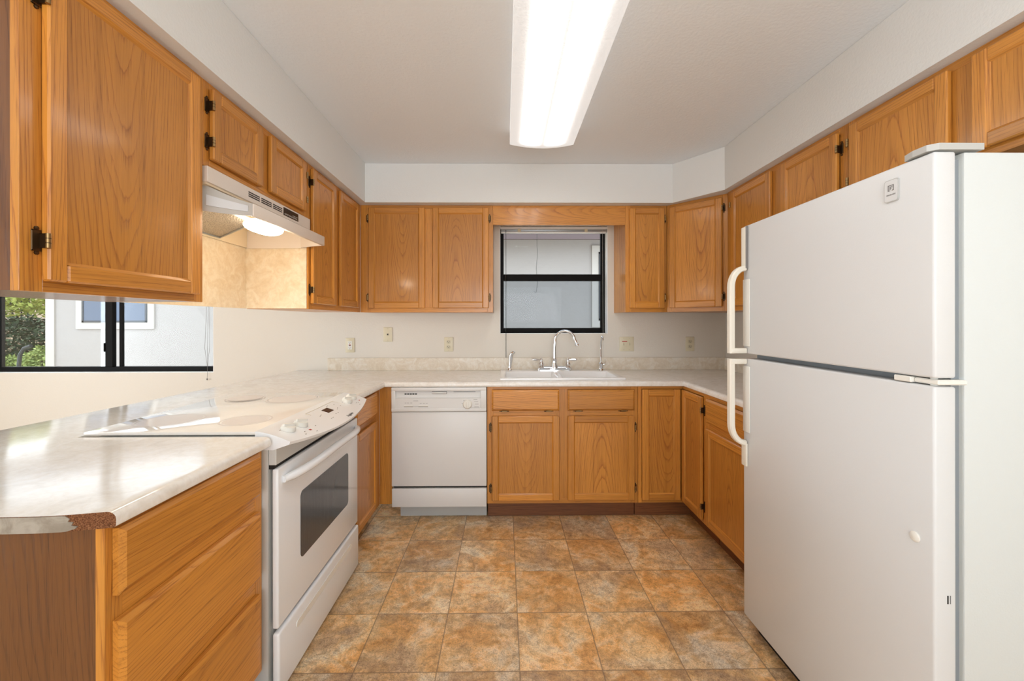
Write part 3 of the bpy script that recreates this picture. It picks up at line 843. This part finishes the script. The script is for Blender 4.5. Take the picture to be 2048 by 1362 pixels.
def on_panel(name, u0, u1, v0, v1, mat, par, d=.0006):
    n_ = pnorm((u0 + u1) / 2, (v0 + v1) / 2)
    c = [panel_pt(u0, v0), panel_pt(u1, v0), panel_pt(u1, v1), panel_pt(u0, v1)]
    m = MB(); m.loft([[q - n_ * .001 for q in c], [q + n_ * d for q in c]]); return m.build(name, mat, par, smooth=False)
on_panel('clock_display', .49, .56, .34, .53, M['display'], cp, .0012)
m = MB()
random.seed(11)
for (u_, v_) in ((.40, .5), (.42, .48), (.58, .3), (.60, .28), (.60, .55), (.62, .52), (.52, .66), (.55, .66), (.43, .72), (.45, .72), (.66, .35), (.68, .5), (.15, .78), (.19, .80), (.13, .88), (.26, .72), (.86, .80), (.84, .88), (.07, .42), (.75, .44), (.84, .76), (.21, .9)):
    n_ = pnorm(u_, v_); p = panel_pt(u_, v_)
    q = [p + n_ * h + Vector((a * .0035, 0, 0)) + (panel_pt(u_, v_ + .03) - p).normalized() * c * .0012 for h in (0, .0007) for a, c in ((-1, -1), (1, -1), (1, 1), (-1, 1))]
    m.add(q, [(4, 5, 6, 7), (0, 1, 5, 4), (1, 2, 6, 5), (2, 3, 7, 6), (3, 0, 4, 7)])
m.build('panel_print', M['print'], cp, smooth=False)
m = MB()
pts = [panel_pt(.37, .34)] + [panel_pt(.37 + .34 * i / 6, .20) for i in range(7)] + [panel_pt(.735, .55)]
m.tube([p + Vector((0, 0, .0006)) for p in pts], .0007, 5); m.build('panel_outline', M['ivory_d'], cp)
on_panel('indicator_light', .185, .200, .76, .81, M['red'], cp); on_panel('indicator_light', .905, .920, .76, .80, M['red'], cp)
n_ = pnorm(.60, .90); ux = (panel_pt(.61, .90) - panel_pt(.59, .90)).normalized(); uy = n_.cross(ux); p = panel_pt(.60, .90) + n_ * .0004
text_part('maker_name', 'Frigidaire', .018, M['print_d'], cp, Matrix(((ux.x, uy.x, n_.x, p.x), (ux.y, uy.y, n_.y, p.y), (ux.z, uy.z, n_.z, p.z), (0, 0, 0, 1))), .0003)
# door
m = MB(); m.box(.002, RW - .002, -.002, .019, .246, .786, .006, 3); od = m.build('oven_door', M['enamel'], rg)
def rrect(x0, x1, z0, z1, r, n=6):
    out = []
    for cx_, cz_, a0 in ((x1 - r, z1 - r, 0), (x0 + r, z1 - r, 90), (x0 + r, z0 + r, 180), (x1 - r, z0 + r, 270)):
        for i in range(n + 1):
            a = math.radians(a0 + 90 * i / n); out.append((cx_ + r * math.cos(a), cz_ + r * math.sin(a)))
    return out
m = MB(); m.prism(rrect(.155, .625, .398, .648, .02), 'y', -.0035, .001); m.build('oven_window', M['oven'], od, smooth=False)
m = MB(); path = []; rad = []
for i in range(21):
    s_ = i / 20; x = .030 + .700 * s_; bow = .048 * (1 - (2 * s_ - 1) ** 4)
    path.append((x, -.006 - bow, .742 + .016 * (1 - (2 * s_ - 1) ** 2))); rad.append(.0155 if 0 < i < 20 else .012)
m.tube(path, rad, 12); m.build('oven_handle', M['enamel'], od)
m = MB(); m.box(.0, RW, -.006, .018, .022, .232, .008, 3); dr_ = m.build('storage_drawer', M['enamel'], rg)
m = MB(); m.prism(rrect(.115, .655, .166, .190, .011), 'y', -.0085, -.004); m.build('drawer_grip', M['white_pl'], dr_, smooth=False)

# ------------------------------------------------------------------ dishwasher
dwt = thing('dishwasher', 'white built-in dishwasher under the counter left of the sink', 'dishwasher', (-.7175, 2.640, 0))
DW = .602
MB().box(.004, DW - .004, .024, .58, .105, .862).build('tub', M['gap'], dwt)
m = MB(); m.box(0, DW, 0, .028, .236, .709, .003, 2); m.build('door', M['dwwhite'], dwt)
m = MB(); zt = .866
m.box(0, DW, -.010, .028, .712, .735, .004, 2); m.box(0, DW, -.010, .028, .843, zt, .004, 2)
m.box(0, .026, -.010, .028, .73, .848, .004, 2); m.box(DW - .038, DW, -.010, .028, .73, .848, .004, 2)
m.box(.02, DW - .03, .010, .028, .73, .85)
m.loft([[(.02, .012, .815), (.02, .012, .80), (.02, -.007, .795), (.02, -.007, .72), (.02, .012, .72)], [(DW - .03, .012, .815), (DW - .03, .012, .80), (DW - .03, -.007, .795), (DW - .03, -.007, .72), (DW - .03, .012, .72)]])
pn = m.build('control_panel', M['dwwhite'], dwt)
for k_ in range(5): MB().box(.080 + k_ * .0165, .093 + k_ * .0165, .0085, .0105, .818, .826).build('air_vent', M['slot'], pn)
MB().box(.392, .532, .0085, .0105, .8345, .8365).build('door_slot', M['slot'], pn)
m = MB(); m.box(.256, .348, -.004, .012, .826, .836, .003, 2); m.build('door_latch', M['dwwhite'], pn)
m = MB(); m.box(.255, .349, .0085, .0104, .823, .838); m.build('latch_recess', M['print'], pn)
for x0, x1 in ((.080, .136), (.172, .232)): MB().box(x0, x1, -.0095, -.006, .746, .752, .001, 1).build('push_button', M['white_pl'], pn)
m = MB()
m.box(.080, .232, -.0077, -.0065, .7445, .7458); m.box(.080, .136, -.0077, -.0065, .7425, .7445); m.box(.172, .232, -.0077, -.0065, .7425, .7445)
random.seed(4)
for x0, x1, z_ in ((.085, .095, .768), (.10, .112, .768), (.12, .132, .768), (.18, .192, .766), (.20, .212, .766), (.218, .23, .766), (.140, .170, .781), (.52, .545, .79), (.525, .55, .775), (.53, .552, .760), (.525, .555, .742), (.49, .56, .735), (.455, .465, .783), (.445, .453, .765)):
    m.box(x0, x1, -.0077, -.0065, z_ - .001, z_ + .0008)
m.build('panel_print', M['print'], pn)
text_part('maker_name', 'KENMORE', .0085, M['print_d'], pn, Matrix.Translation((.098, -.0072, .7275)) @ FRONT, .0004)
kn = MB().lathe([(.030, 0), (.030, .003), (.025, .012), (.022, .014), (0, .0145)], (.482, -.007, .759), (0, -1, 0), 28)
kn.box(.4765, .4875, -.030, -.019, .739, .779, .003, 2); kn.build('dial', M['white_pl'], pn)
m = MB(); m.box(0, DW, .002, .028, .103, .221, .004, 2); m.build('access_panel', M['dwwhite'], dwt)
m = MB(); m.box(.030, DW - .004, .105, .12, .001, .112); m.build('kick_plate', M['greypl'], dwt)

# ------------------------------------------------------------------ sink and taps
sk = thing('sink', 'white double bowl drop-in sink under the window', 'sink', (.383, 2.95, ZT))
def sk_():
    bm = bmesh.new(); x0, x1, y0, y1 = -.413, .413, -.245, .258; zr = .012
    # rim and two bowls as a grid with depressed cells
    X = [x0, -.376, -.028, .010, .376, x1]; Yy = [y0, -.205, .135, y1]
    vs = {}
    for i, x in enumerate(X):
        for j, y in enumerate(Yy): vs[i, j] = bm.verts.new((x, y, zr))
    for i in range(5):
        for j in range(3):
            q = [vs[i, j], vs[i + 1, j], vs[i + 1, j + 1], vs[i, j + 1]]
            f = bm.faces.new(q)
            if j == 1 and i in (1, 3):
                r = bmesh.ops.extrude_face_region(bm, geom=[f]); nv_ = [g for g in r['geom'] if isinstance(g, bmesh.types.BMVert)]
                c = sum((g.co for g in nv_), Vector()) / 4
                for g in nv_: g.co = Vector((c.x + (g.co.x - c.x) * .90, c.y + (g.co.y - c.y) * .88, -.17))
                bmesh.ops.delete(bm, geom=[f], context='FACES_ONLY') if f.is_valid else None
    bd = [e for e in bm.edges if e.is_boundary and all(abs(q.co.z - zr) < 1e-6 for q in e.verts) and (abs(e.verts[0].co.x) > .41 or abs(e.verts[0].co.y) > .24)]
    r = bmesh.ops.extrude_edge_only(bm, edges=bd)
    for g in r['geom']:
        if isinstance(g, bmesh.types.BMVert): g.co.z = .0005
    bmesh.ops.recalc_face_normals(bm, faces=bm.faces)
    es = [e for e in bm.edges if len(e.link_faces) == 2 and e.calc_face_angle(0) > .5]
    bmesh.ops.bevel(bm, geom=es, offset=.006, segments=3, profile=.5, affect='EDGES', clamp_overlap=True)
    m = MB(); bm.verts.index_update(); m.v = [tuple(q.co) for q in bm.verts]; m.f = [tuple(q.index for q in f.verts) for f in bm.faces]
    m.m = [0] * len(m.f); m.g = [(0, 0, 0)] * len(m.v); m.sd = [0.] * len(m.v); bm.free()
    m.build('basin', M['sink'], sk, ang=50)
sk_()
for cx_ in (-.202, .193):
    MB().lathe([(.042, 0), (.042, .003), (.03, .002), (0, .001)], (cx_, -.035, -.1695), (0, 0, 1), 20).build('drain', M['chrome'], sk)
ZS = ZT + .0125
ft = thing('faucet', 'chrome gooseneck kitchen faucet with two lever handles behind the sink', 'faucet', (.381, 3.150, ZS))
m = MB(); m.prism(rrect(-.132, .132, -.024, .024, .0239, 8), 'z', 0, .014)
m.tube([(-.10, 0, .020), (.10, 0, .020)], .011, 12); m.build('base_plate', M['chrome'], ft)
m = MB(); m.lathe([(.026, .012), (.024, .03), (.018, .055), (.016, .075), (.018, .082), (.013, .09)], (0, 0, 0))
pts = [(0, 0, .085), (0, 0, .17), (.004, 0, .215)]
for i in range(1, 13):
    a = PI * (1 - i / 12 * .96); pts.append((.075 + .071 * math.cos(a), -.004 * i, .225 + .073 * math.sin(a)))
pts.append((pts[-1][0] + .012, pts[-1][1] - .004, pts[-1][2] - .028))
m.tube(pts, [.0125, .011] + [.0105] * (len(pts) - 2), 14)
e = Vector(pts[-1]); m.lathe([(.011, 0), (.015, -.004), (.015, -.018), (.011, -.021), (0, -.021)], e, (-.3, .1, 1), 14); m.build('spout', M['chrome'], ft)
for sx in (-1, 1):
    m = MB(); hx = sx * .102
    m.lathe([(.024, .010), (.024, .022), (.015, .034), (.020, .045), (.012, .062), (.009, .072), (.011, .080), (.007, .090), (0, .093)], (hx, 0, 0), (0, 0, 1), 18)
    m.tube([(hx, 0, .078), (hx + sx * .018, -.002, .079), (hx + sx * .035, -.004, .080), (hx + sx * .060, -.006, .081), (hx + sx * .068, -.006, .081)], [.005, .0045, .009, .009, .003], 10, sx=.8)
    m.build('lever_handle', M['chrome'], ft)
sp_ = MB(); sp_.lathe([(.020, 0), (.018, .008), (.013, .014), (.012, .02)], (.040, 3.150, ZS), (0, 0, 1), 16)
sp_.tube([(.040, 3.150, ZS + .015), (.043, 3.150, ZS + .04), (.047, 3.149, ZS + .085), (.049, 3.147, ZS + .11), (.056, 3.142, ZS + .128), (.070, 3.135, ZS + .136), (.076, 3.13, ZS + .136)], [.012, .011, .015, .015, .014, .012, .008], 12)
tag(sp_.build('sink_sprayer', M['chrome']), 'chrome side sprayer standing at the left rear of the sink', 'sprayer')
wt = thing('water_tap', 'slim chrome filtered water tap at the right rear of the sink', 'tap', (.735, 3.150, ZS))
m = MB(); m.lathe([(.022, 0), (.020, .006), (.016, .010), (.016, .045), (.018, .050), (.010, .060)], (0, 0, 0), (0, 0, 1), 16); m.build('tap_body', M['chrome'], wt)
m = MB(); m.tube([(0, 0, .055), (0, 0, .15), (0, -.004, .215), (0, -.016, .243), (0, -.035, .255), (0, -.058, .247), (0, -.068, .228)], [.0055, .0055, .006, .006, .006, .006, .0055], 10); m.build('tap_spout', M['chrome'], wt)
m = MB(); m.tube([(.014, -.004, .040), (.028, -.006, .042), (.030, -.006, .06), (.030, -.006, .082)], [.005, .005, .004, .0035], 8); m.build('tap_lever', M['chrome'], wt)

# ------------------------------------------------------------------ refrigerator
fr = thing('refrigerator', 'white top-freezer refrigerator standing at the right', 'refrigerator', (.993, 1.712, 0), -L90)
FW = .766
MB().box(.003, FW, .070, XR - .993 - .02, .03, 1.674, .004, 2).build('body', M['fridge_side'], fr)
MB().box(.02, FW - .02, .05, .10, .004, .062).build('kick_grille', M['gap'], fr)
for xx in (.03, FW - .09):
    for yy in (.10, .62): MB().box(xx, xx + .06, yy, yy + .06, 0, .0305).build('roller_foot', M['gap'], fr)
MB().box(.012, FW - .012, .051, .0715, .08, 1.660).build('door_gasket', M['gasket'], fr)
def fdoor(nm, z0, z1):
    m = MB(); m.box(0, FW, 0, .052, z0, z1, .006, 3); return m.build(nm, M['fridge'], fr, ang=40)
fz = fdoor('freezer_door', 1.150, 1.676); fd = fdoor('fridge_door', .070, 1.131)
def fhandle(par, sgn, za, zb_, zc, zd):
    """trim strip za..zb on the door edge, then the bar bows out and runs to zd at the split"""
    m = MB()
    m.box(.001, .034, -.010, -.0005, min(za, zb_), max(za, zb_), .003, 2)
    path = []
    s0 = zb_
    for i in range(9):
        a = PI / 2 * i / 8
        path.append((.018 - .006 * math.sin(a), -.006 - .052 * math.sin(a), s0 + sgn * .075 * (1 - math.cos(a))))
    path.append((.012, -.058, zd))
    rings = []
    for i, p in enumerate(path):
        p = Vector(p); q = Vector(path[min(i + 1, len(path) - 1)]) - Vector(path[max(i - 1, 0)]); q.normalize()
        nrm = Vector((0, q.z, -q.y)); nrm.normalize()
        if nrm.y > 0: nrm = -nrm
        w_, d_ = .016, .011
        rings.append([p + Vector((a * w_, 0, 0)) + nrm * c * d_ for a, c in ((-1, -.6), (-.6, -1), (.6, -1), (1, -.6), (1, .6), (.6, 1), (-.6, 1), (-1, .6))])
    m.loft(rings)
    # foot at the door split
    z_a, z_b = sorted((zd, zd - sgn * .022)); m.box(.0, .030, -.064, -.0005, z_a, z_b, .004, 2)
    h = m.build('door_handle', M['cream'], par)
    z_a, z_b = sorted((zb_ + sgn * .045, zd - sgn * .03))
    MB().box(.003, .050, -.004, -.0003, z_a, z_b, .003, 2).build('handle_backplate', M['white_pl'], h)
    return h
fhandle(fz, -1, 1.670, 1.50, 1.44, 1.1515); fhandle(fd, 1, .690, .785, .83, 1.1300)
MB().box(.0338, .0352, -.0100, -.0006, 1.50, 1.672).build('trim_line', M['print'], fz)
# badge
def bd_(x): return 1.712 - x
bx0, bx1 = 1.712 - 1.068, 1.712 - 1.030
m = MB(); m.prism(rrect(bx0, bx1, 1.588, 1.645, .006), 'y', -.0035, -.0005); bg_ = m.build('badge', M['greypl'], fz, smooth=False)
bcx = (bx0 + bx1) / 2
m = MB(); m.prism(rrect(bx0 + .0015, bx1 - .0015, 1.590, 1.643, .005), 'y', -.0042, -.003); m.build('badge_face', M['fridge'], bg_, smooth=False)
m = MB()
for q in ((bcx - .008, bcx - .006, 1.618, 1.630), (bcx + .006, bcx + .008, 1.618, 1.630), (bcx - .008, bcx + .008, 1.629, 1.631), (bcx - .008, bcx - .002, 1.616, 1.618), (bcx + .003, bcx + .008, 1.616, 1.618), (bcx - .003, bcx - .001, 1.619, 1.627), (bcx - .001, bcx + .004, 1.625, 1.627), (bcx - .001, bcx + .002, 1.622, 1.6235)):
    m.box(q[0], q[1], -.0048, -.004, q[2], q[3])
m.build('badge_emblem', M['print'], bg_)
text_part('badge_text', 'FRIGIDAIRE', .0050, M['print'], bg_, Matrix.Translation((bcx, -.0043, 1.606)) @ FRONT, .0003)
MB().lathe([(.0125, 0), (.0125, .002), (.010, .0035), (0, .004)], (1.712 - .991, -.0003, .762), (0, -1, 0), 20).build('hole_plug', M['white_pl'], fd)
# hinges
m = MB(); m.prism([(FW - .075, .004), (FW - .045, -.006), (FW - .012, -.006), (FW + .002, .01), (FW + .002, .115), (FW - .06, .115)], 'z', 1.679, 1.694); m.build('top_hinge_cover', M['greypl'], fr, smooth=False)
m = MB(); m.box(FW - .10, FW - .055, -.001, .05, 1.1335, 1.1475, .002); m.box(FW - .055, FW + .004, .006, .075, 1.1345, 1.1465, .003); m.lathe([(.007, -.009), (.007, .009)], (FW - .02, .02, 1.140), (0, 0, 1), 12); m.build('middle_hinge', M['white_pl'], fr)
for zz in (1.199, 1.131): MB().lathe([(.0055, 0), (.0055, .001), (.003, .002)], (FW - .0032, .078, zz), (1, 0, 0), 12).build('side_plug', M['greypl'], fr)
MB().box(FW - .0004, FW + .0007, .029, .032, .629, .648).box(FW - .0004, FW + .0006, .036, .037, .629, .648).build('paint_chip', M['slot'], fd)

# ------------------------------------------------------------------ outlets and switches
def plate(name, label, cat, x, z, w=.070, h=.114, group=None):
    t = thing(name, label, cat, (x, YB, z), 0, group)
    MB().box(-w / 2, w / 2, -.006, -.0003, -h / 2, h / 2, .0025, 2).build('cover_plate', M['ivory'], t)
    m = MB()
    for zz in ((-h / 2 + .012), (h / 2 - .012)) : m.lathe([(.003, 0), (.0025, .001)], (0 if w < .09 else -.023, -.0058, zz), (0, -1, 0), 10)
    if w > .09:
        for zz in ((-h / 2 + .012), (h / 2 - .012)): m.lathe([(.003, 0), (.0025, .001)], (.023, -.0058, zz), (0, -1, 0), 10)
    m.build('screw', M['ivory_d'], t)
    return t
def duplex(t):
    for zz in (-.020, .020):
        m = MB(); m.prism(rrect(-.0165, .0165, zz - .0135, zz + .0135, .010), 'y', -.0078, -.005); f = m.build('receptacle', M['ivory_d'], t, smooth=False)
        MB().box(-.0075, -.0053, -.0081, -.0075, zz - .002, zz + .007).box(.0053, .0075, -.0081, -.0075, zz - .001, zz + .006).lathe([(.0026, 0), (.0026, .0004)], (0, -.0077, zz - .0065), (0, -1, 0), 10).build('slots', M['slot'], f)
t = plate('wall_outlet', 'ivory outlet with a red reset button at the far left of the backsplash', 'outlet', -1.213, 1.099)
MB().box(-.0165, .0165, -.0082, -.005, -.033, .033, .001).build('receptacle', M['white_pl'], t)
m = MB()
for zz in (-.021, .021): m.box(-.0075, -.0053, -.0086, -.008, zz - .002, zz + .006).box(.0053, .0075, -.0086, -.008, zz - .001, zz + .005).lathe([(.0026, 0), (.0026, .0004)], (0, -.0082, zz - .007), (0, -1, 0), 10)
m.build('slots', M['slot'], t)
MB().box(-.007, .007, -.0095, -.008, .001, .006).build('reset_button', M['red'], t); MB().box(-.007, .007, -.0095, -.008, -.006, -.001).build('test_button', M['slot'], t)
t = plate('phone_jack', 'ivory phone jack plate set higher than the outlets beside it', 'phone jack', -.917, 1.183)
MB().lathe([(.011, 0), (.010, .002), (.007, .003)], (0, -.0058, 0), (0, -1, 0), 16).build('jack_ring', M['ivory_d'], t)
MB().box(-.005, .005, -.0092, -.0085, -.005, .005).build('jack_hole', M['slot'], t)
duplex(plate('wall_outlet', 'ivory duplex outlet under the double door cabinet left of the window', 'outlet', -.440, 1.104))
duplex(plate('wall_outlet', 'ivory duplex outlet in the right corner under the diagonal cabinet', 'outlet', 1.470, 1.104))
t = plate('light_switch', 'ivory double switch plate with a red label right of the sink', 'light switch', .966, 1.105, .116)
for sx in (-.023, .023):
    m = MB(); m.box(sx - .005, sx + .005, -.0068, -.005, -.012, .012); s1 = m.build('toggle_slot', M['ivory_d'], t)
    MB().loft([[(sx - .004, -.0065, -.006), (sx + .004, -.0065, -.006), (sx + .004, -.0065, .006), (sx - .004, -.0065, .006)], [(sx - .003, -.016, .004), (sx + .003, -.016, .004), (sx + .003, -.016, .010), (sx - .003, -.016, .010)]]).build('toggle', M['ivory'], s1)
MB().box(-.036, .004, -.0066, -.0058, .017, .0235).build('red_label', M['red'], t)

# ------------------------------------------------------------------ ceiling light
cl = thing('ceiling_light', 'long fluorescent ceiling light with a white prismatic lens', 'ceiling light', (.216, 1.775, 2.284))
prof = [(-.184, .098), (-.184, .022)] + [(-.184 + .368 * i / 12, .022 - .022 * (1 - (2 * i / 12 - 1) ** 2)) for i in range(1, 12)] + [(.184, .022), (.184, .098)]
ring = lambda y: [(x, y, z) for x, z in prof]
m = MB(); m.loft([ring(-.618 + 1.236 * i / 20) for i in range(21)], True, True); m.build('lens', M['lens'], cl)

# ------------------------------------------------------------------ windows
def win_struct(name, x0, x1, z0, z1, yf_): 
    t = bpy.data.objects.new(name, None); C.objects.link(t); t.location = (x0, yf_, z0); t['kind'] = 'structure'; return t
wk = win_struct('window_1', KW[0], KW[1], KW[2], KW[3], 3.352)
w_, h_ = KW[1] - KW[0], KW[3] - KW[2]
m = MB()
for q in ((0, .030, 0, h_), (w_ - .036, w_, 0, h_), (.03, w_ - .036, 0, .044), (.03, w_ - .036, h_ - .04, h_)): m.box(q[0], q[1], 0, .035, q[2], q[3], .002)
m.build('frame', M['bronze'], wk)
MB().box(.03, w_ - .036, -.004, .030, .425, .478, .002).build('meeting_rail', M['bronze'], wk)
MB().box(.03, w_ - .036, .010, .013, .044, .43).build('lower_pane', M['glass'], wk)
MB().box(.03, w_ - .036, .018, .021, .478, h_ - .04).build('upper_pane', M['glass'], wk)
MB().box(.03, w_ - .036, .031, .0316, .044, .43).build('insect_screen', M['screen'], wk)
MB().box(-.0005, w_ + .0005, -.078, -.0005, -.0005, .003).box(w_ - .0035, w_ + .0005, -.0785, -.0005, .003, h_).box(-.0005, .0035, -.0785, -.0005, .003, h_).build('reveal', M['trimw'], wk)
wd = win_struct('window_2', LW[0], LW[1], LW[2], LW[3], 3.330)
w_, h_ = LW[1] - LW[0], LW[3] - LW[2]
m = MB()
for q in ((0, .045, 0, h_), (w_ - .012, w_, 0, h_), (.045, w_ - .012, 0, .040), (.045, w_ - .012, h_ - .04, h_)): m.box(q[0], q[1], 0, .05, q[2], q[3], .002)
m.build('frame', M['bronze'], wd)
MB().box(-3.170 - LW[0], -3.112 - LW[0], -.006, .03, .040, h_ - .04, .002).box(-3.092 - LW[0], -3.064 - LW[0], .03, .048, .040, h_ - .04, .002).build('sash_stiles', M['bronze'], wd)
MB().box(-3.176 - LW[0], -3.168 - LW[0], -.014, -.004, .16, .23, .002).build('sash_latch', M['bronze'], wd)
MB().box(.045, -3.170 - LW[0], .010, .013, .04, h_ - .04).build('sliding_pane', M['glass'], wd)
MB().box(-3.064 - LW[0], w_ - .012, .036, .039, .04, h_ - .04).build('fixed_pane', M['glass'], wd)
MB().box(-.0005, w_ + .0005, -.056, -.0005, -.0005, .003).box(w_ - .0035, w_ + .0005, -.0565, -.0005, .003, h_).build('reveal', M['trimw'], wd)

# blind head rail in the kitchen window, with its wand and cords
bl = thing('blind_headrail', 'raised mini blind headrail with hanging wand above the sink window', 'blind', (.392, 3.290, 1.985))
MB().box(-.418, .418, -.014, .018, .012, .046, .003, 2).build('rail', M['alum'], bl)
MB().box(-.422, .422, -.017, -.013, .028, .050, .0015).box(-.418, .418, -.016, .016, .0, .010, .003, 2).build('slat_stack', M['trimw'], bl)
for x in (-.275, .255): MB().box(x - .012, x + .012, -.022, -.012, .005, .03, .002).build('bracket', M['ivory'], bl)
MB().tube([(-.380, -.022, .02), (-.380, -.026, -.35), (-.380, -.030, -.985)], .0028, 8).build('tilt_wand', M['wand'], bl)
for x, zz in ((.385, -.985), (.410, -.80)): MB().tube([(x, -.022, .02), (x, -.026, -.4), (x + .002, -.030, zz)], .0009, 6).build('lift_cord', M['cord'], bl)
m = MB()
for k_, dx in enumerate((-.035, -.020, -.008)):
    m.tube([(-2.29 + dx, 3.262, 1.60), (-2.293 + dx, 3.260, 1.30), (-2.290 + dx * 1.4, 3.259, 1.08), (-2.318, 3.259, .93), (-2.32, 3.258, .84)], .0011, 6)
m.lathe([(.002, 0), (.005, .008), (.005, .014), (0, .016)], (-2.32, 3.258, .828), (0, 0, 1), 8)
tag(m.build('blind_pull_cord', M['print']), 'thin hanging blind cords at the right edge of the dining window', 'cord')
o = MB().tube([(.268, 3.398, 2.05), (.268, 3.40, 1.90), (.272, 3.402, 1.84), (.262, 3.40, 1.72), (.270, 3.40, 1.60), (.266, 3.40, 1.545), (.258, 3.40, 1.520), (.240, 3.40, 1.530)], .0014, 6).build('hanging_wire', M['rail'])
tag(o, 'thin dark wire dangling outside the sink window', 'wire')

# ------------------------------------------------------------------ outdoors
struct(MB().box(-30, 14, YB + .13, 30, -.35, -.25).build('ground', M['bounce_ground']))
HY = 6.8
hs = thing('neighbour_house', 'pale stucco neighbouring house seen through the windows', 'house', (-2.0, HY, -.25))
hp = lambda x, y, z: (x + 2.0, y - HY, z + .25)
def hbox(name, mat, par, x0, x1, y0, y1, z0, z1, bev=0):
    return MB().box(x0 + 2, x1 + 2, y0 - HY, y1 - HY, z0 + .25, z1 + .25, bev).build(name, mat, par)
hbox('wall', M['stucco'], hs, -7.40, 6.0, HY, HY + .2, -.25, 2.74)
hbox('corner_board', M['htrim'], hs, -7.42, -7.28, HY - .02, HY, -.25, 2.70)
hbox('eave', M['eave'], hs, -8.0, 6.5, HY - .55, HY + .2, 2.70, 2.74)
hbox('fascia', M['fascia'], hs, -8.0, 6.5, HY - .60, HY - .55, 2.52, 2.80)
m = MB(); m.prism([(-.60, 3.05), (5.0, 5.2), (5.0, 5.3), (-.60, 3.12)], 'x', -6.0, 8.5); m.build('roof', M['fascia'], hs, smooth=False)
hbox('gable_wall', M['stucco'], hs, -7.40, -7.2, HY + .2, HY + 8, -.25, 2.74)
def hwin(x0, x1, z0, z1, tw):
    f = hbox('window_trim', M['htrim'], hs, x0 - tw, x1 + tw, HY - .03, HY - .001, z0 - tw, z1 + tw)
    MB().box(x0 + 2, x1 + 2, -.036, -.029, z0 + .25, z1 + .25).build('pane', M['hglass'], f)
    m = MB(); e = .03
    for q in ((x0, x0 + e, z0, z1), (x1 - e, x1, z0, z1), (x0, x1, z0, z0 + e), (x0, x1, z1 - e, z1), ((x0 + x1) / 2 - .03, (x0 + x1) / 2 + .03, z0, z1)): m.box(q[0] + 2, q[1] + 2, -.042, -.030, q[2] + .25, q[3] + .25)
    m.build('sash', M['hframe'], f)
hwin(-6.82, -5.78, 1.277, 2.35, .105)
hwin(1.545, 2.6, 1.30, 2.42, .11)

def shrub(name, label, c, r, n, mat, ls, seed, stems=True):
    random.seed(seed); t = thing(name, label, 'shrub', (c[0], c[1], -.25))
    m = MB()
    for _ in range(n):
        while True:
            d = Vector((random.uniform(-1, 1), random.uniform(-1, 1), random.uniform(-1, 1)))
            if .05 < d.length < 1: break
        d = d.normalized() * (d.length ** .45) * random.uniform(.8, 1.06)
        p = Vector((d.x * r[0], d.y * r[1], c[2] + .25 + d.z * r[2]))
        if p.z < .02: continue
        a = Vector((random.gauss(0, 1), random.gauss(0, 1), random.gauss(0, .7))).normalized(); q = a.orthogonal().normalized(); l_ = ls * random.uniform(.6, 1.3)
        m.add([p - a * l_, p + q * l_ * .4, p + a * l_, p - q * l_ * .4], [(0, 1, 2, 3)])
    m.build('foliage', mat, t, smooth=False)
    m = MB()
    for _ in range(4):
        m.tube([(random.uniform(-.06, .06), random.uniform(-.06, .06), 0), (random.uniform(-.3, .3) * r[0], random.uniform(-.3, .3) * r[1], max(.1, c[2] + .25))], [.03, .012], 6)
    m.build('stem', M['rail'], t)
shrub('shrub', 'dark green hedge standing beyond the corner of the neighbouring house', (-10.9, 9.4, .82), (1.5, .8, .62), 5200, M['leaf_d'], .055, 1)
shrub('shrub', 'sunlit yellow-green shrub rising behind the dark hedge', (-14.0, 12.2, 2.5), (2.4, 1.0, 1.1), 5200, M['leaf_y'], .09, 2)
shrub('shrub', 'light green low bush beside the dining window corner of the house', (-7.98, 7.3, .42), (.40, .38, .46), 2600, M['leaf_l'], .036, 3)
shrub('shrub', 'pale low bush in the garden left of the house corner', (-9.35, 7.9, .25), (.5, .4, .42), 2600, M['leaf_l'], .036, 4)
b = MB(); b.prism([(8.0, -.25), (30, -.25), (30, 6), (14, 1.6), (10.0, .6)], 'x', -30, -7.6); struct(b.build('hillside', M['soil'], smooth=False))
o = MB().tube([(-7.52, 6.5, -.25), (-7.52, 6.5, .60), (-7.5, 6.5, .78), (-7.44, 6.5, .88), (-7.33, 6.5, .92)], .025, 8).build('garden_rail', M['rail'])
tag(o, 'dark curved metal rail among the bushes outside the dining window', 'rail')
